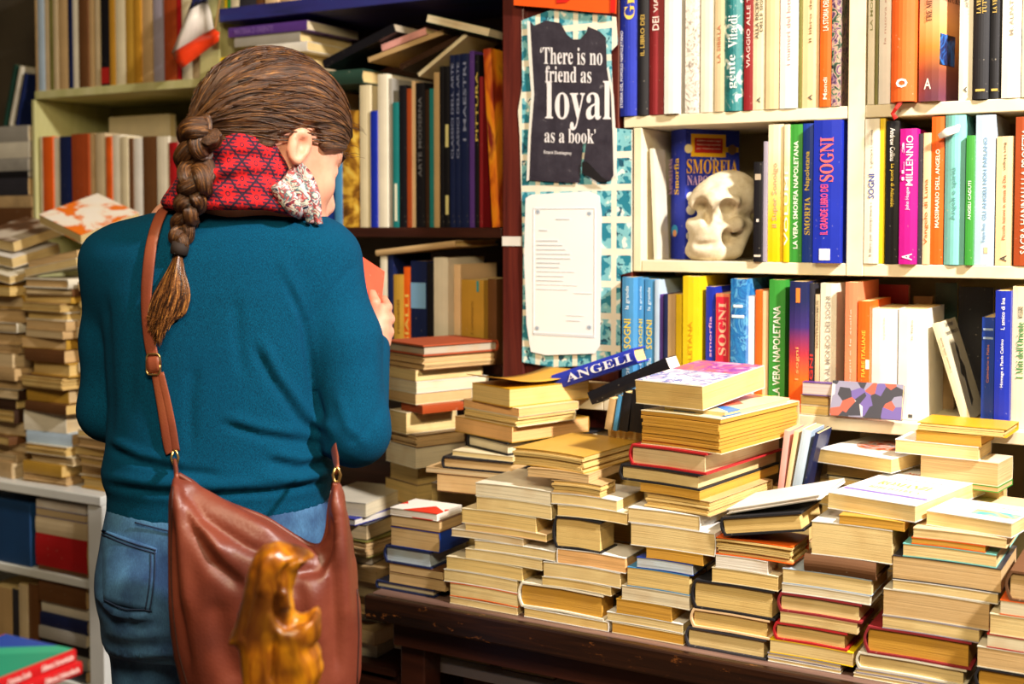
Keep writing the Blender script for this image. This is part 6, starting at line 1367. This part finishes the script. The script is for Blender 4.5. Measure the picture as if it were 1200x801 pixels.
# ------------------------------------------------------------------ plaster skull on the middle shelf
KD = 2.08; kz = z2
def K(zx, zy, dep=0.0): return np.array(at(780 + zx / 5.72, 180 + zy / 5.72, DC + .045 + dep))   # from the enlarged view of the skull
ka = math.radians(9.5); kR = np.array([(math.cos(ka), -math.sin(ka), 0), (math.sin(ka), math.cos(ka), 0), (0, 0, 1)]).T
def f_skull(X, Y, Z):
    e = lambda zx, zy, dep, r: ell(X, Y, Z, K(zx, zy, dep), r, kR)
    s = e(430, 285, .022, (.052, .045, .046))                                     # braincase
    s = smin(s, e(330, 300, -.005, (.042, .030, .030)), .02)                     # forehead
    s = smin(s, cap(X, Y, Z, K(190, 330, -.028), K(270, 300, -.036), .010, .010), .012); s = smin(s, cap(X, Y, Z, K(330, 305, -.036), K(470, 320, -.024), .010, .009), .012)
    s = smin(s, cap(X, Y, Z, K(300, 300, -.034), K(262, 420, -.048), .011, .008), .010)                  # nose bridge
    s = smin(s, e(300, 560, -.010, (.036, .034, .040)), .02)                     # maxilla
    s = smin(s, cap(X, Y, Z, K(175, 475, -.020), K(290, 535, -.026), .011, .013), .012); s = smin(s, cap(X, Y, Z, K(480, 478, -.012), K(350, 535, -.026), .010, .012), .012)     # cheekbones
    s = smin(s, cap(X, Y, Z, K(480, 465, -.01), K(552, 470, .03), .009, .007), .010)                # arch
    s = smin(s, e(300, 650, -.006, (.044, .036, .022)), .015)                    # jaw block
    s = smin(s, cap(X, Y, Z, K(470, 640, .005), K(540, 500, .03), .014, .011), .015)                  # ramus
    s = smax(s, -e(238, 350, -.040, (.0135, .034, .0135)), .005); s = smax(s, -e(418, 362, -.032, (.0160, .034, .0155)), .006)   # orbits
    s = smax(s, -e(275, 415, -.055, (.0095, .050, .0200)), .004)                    # nose opening
    s = smax(s, -e(412, 560, -.030, (.0105, .034, .0160)), .005)                    # gap under the cheek
    s = smax(s, -cap(X, Y, Z, K(200, 612, -.045), K(410, 600, -.040), .005, .005), .004)
    return smax(s, (kz + .0006) - Z, .002)
kc = K(340, 420, 0); kV, kF = surfnet(f_skull, kc - np.array([.10, .12, .10]), kc + np.array([.12, .14, .10]), .0032); kV = relax(kV, kF, 1)
def mk_bone():
    t = NT('plaster_bone'); v = t.obj(); n = t.noise(v, 40, 5, .6); t.color(t.ramp(n, [(.3, 'b7a888'), (.5, 'd2c5a8'), (.7, 'e2d8c0')])); t.rough(.8); t.bump(n, .5, .003); return t.m
so_ = mobj('skull', kV, kF, mk_bone(), None, smooth=True); kM = Matrix.Translation((kc[0], kc[1], kz)); place(so_, kM)
tag(so_, 'off-white plaster skull standing on the middle shelf of the cream bookcase', 'skull')
# ------------------------------------------------------------------ the 300 books that show largest stay single; the rest join into one object
def collect_rest(limit=298):
    bpy.context.view_layer.update(); cnt = {}; V = []; Fc = []; own = []
    for o in bpy.data.objects:
        if o.type != 'MESH': continue
        r = o
        while r.parent: r = r.parent
        if o.name.split('.')[0] in ('hair_strands', 'braid_tail', 'floor', 'ceiling', 'wall_back', 'wall_left', 'body', 'spine_title', 'cover_title', 'poster_text', 'cover_text'): continue
        n0 = len(V); mw = o.matrix_world; V += [tuple(mw @ v.co) for v in o.data.vertices]; k = [tuple(i + n0 for i in p.vertices) for p in o.data.polygons]; Fc += k; own += [r.name] * len(k)
    tree = BVHTree.FromPolygons(V, Fc)
    for py in np.arange(1.5, 801, 3.0):
        for px in np.arange(1.5, 1200, 3.0):
            i = tree.ray_cast(CAM, ray(px, py))[2]
            if i is not None: cnt[own[i]] = cnt.get(own[i], 0) + 1
    books = [o for o in bpy.data.objects if o.get('category') == 'book']
    books.sort(key=lambda o: -cnt.get(o.name, 0)); rest = books[limit:]
    V, Fc, C, MI = [], [], [], []
    for r in rest:
        for ch in r.children:
            if ch.name.split('.')[0] not in ('cover', 'pages'): continue
            n0 = len(V); mw = ch.matrix_world; P = np.array([tuple(v.co) for v in ch.data.vertices])
            if not cnt.get(r.name, 0): P[:, :2] = P[:, :2].mean(0) + (P[:, :2] - P[:, :2].mean(0)) * .68      # wholly hidden: kept clear of its neighbours
            V += [tuple(mw @ Vector(p)) for p in P]; Fc += [tuple(i + n0 for i in p.vertices) for p in ch.data.polygons]
            C += [tuple(ch.color)] * len(ch.data.vertices); MI += [0 if ch.name.startswith('pages') else 1] * len(ch.data.polygons)
    print('BOOKS', len(books), 'joined', len(rest), 'smallest kept', cnt.get(books[min(limit, len(books)) - 1].name, 0))
    for r in rest:
        for ch in list(r.children): bpy.data.objects.remove(ch)
        bpy.data.objects.remove(r)
    ms = []
    for nm, lines in (('mixed_pages', True), ('mixed_covers', False)):
        t = NT(nm); a = t.n('ShaderNodeAttribute', attribute_name='tint').outputs['Color']; v = t.obj(); n = t.noise(t.map(v, (5, 5, 420)) if lines else t.map(v, (18, 18, 18)), 1, 4, .65)
        t.color(t.mix(1.0, a, t.ramp(n, [(.3, .68), (.6, 1.0)]), 'MULTIPLY')); t.rough(.8 if lines else .45); ms.append(t.m)
    o = mobj('background_books', V, Fc, ms[0]); o.data.materials.append(ms[1]); o.data.polygons.foreach_set('material_index', MI)
    ca = o.data.color_attributes.new('tint', 'FLOAT_COLOR', 'POINT'); ca.data.foreach_set('color', np.array(C, dtype=np.float32).ravel())
    tag(o, 'small and half-hidden books filling the gaps of shelves and piles', 'books', kind='stuff')
collect_rest()
for r in [o for o in bpy.data.objects if o.get('category') == 'book']:      # print belongs to the cover it is printed on
    cv = [c for c in r.children if c.name.split('.')[0] == 'cover']
    for c in list(r.children):
        if cv and c.name.startswith(('spine_', 'cover_')): c.parent = cv[0]
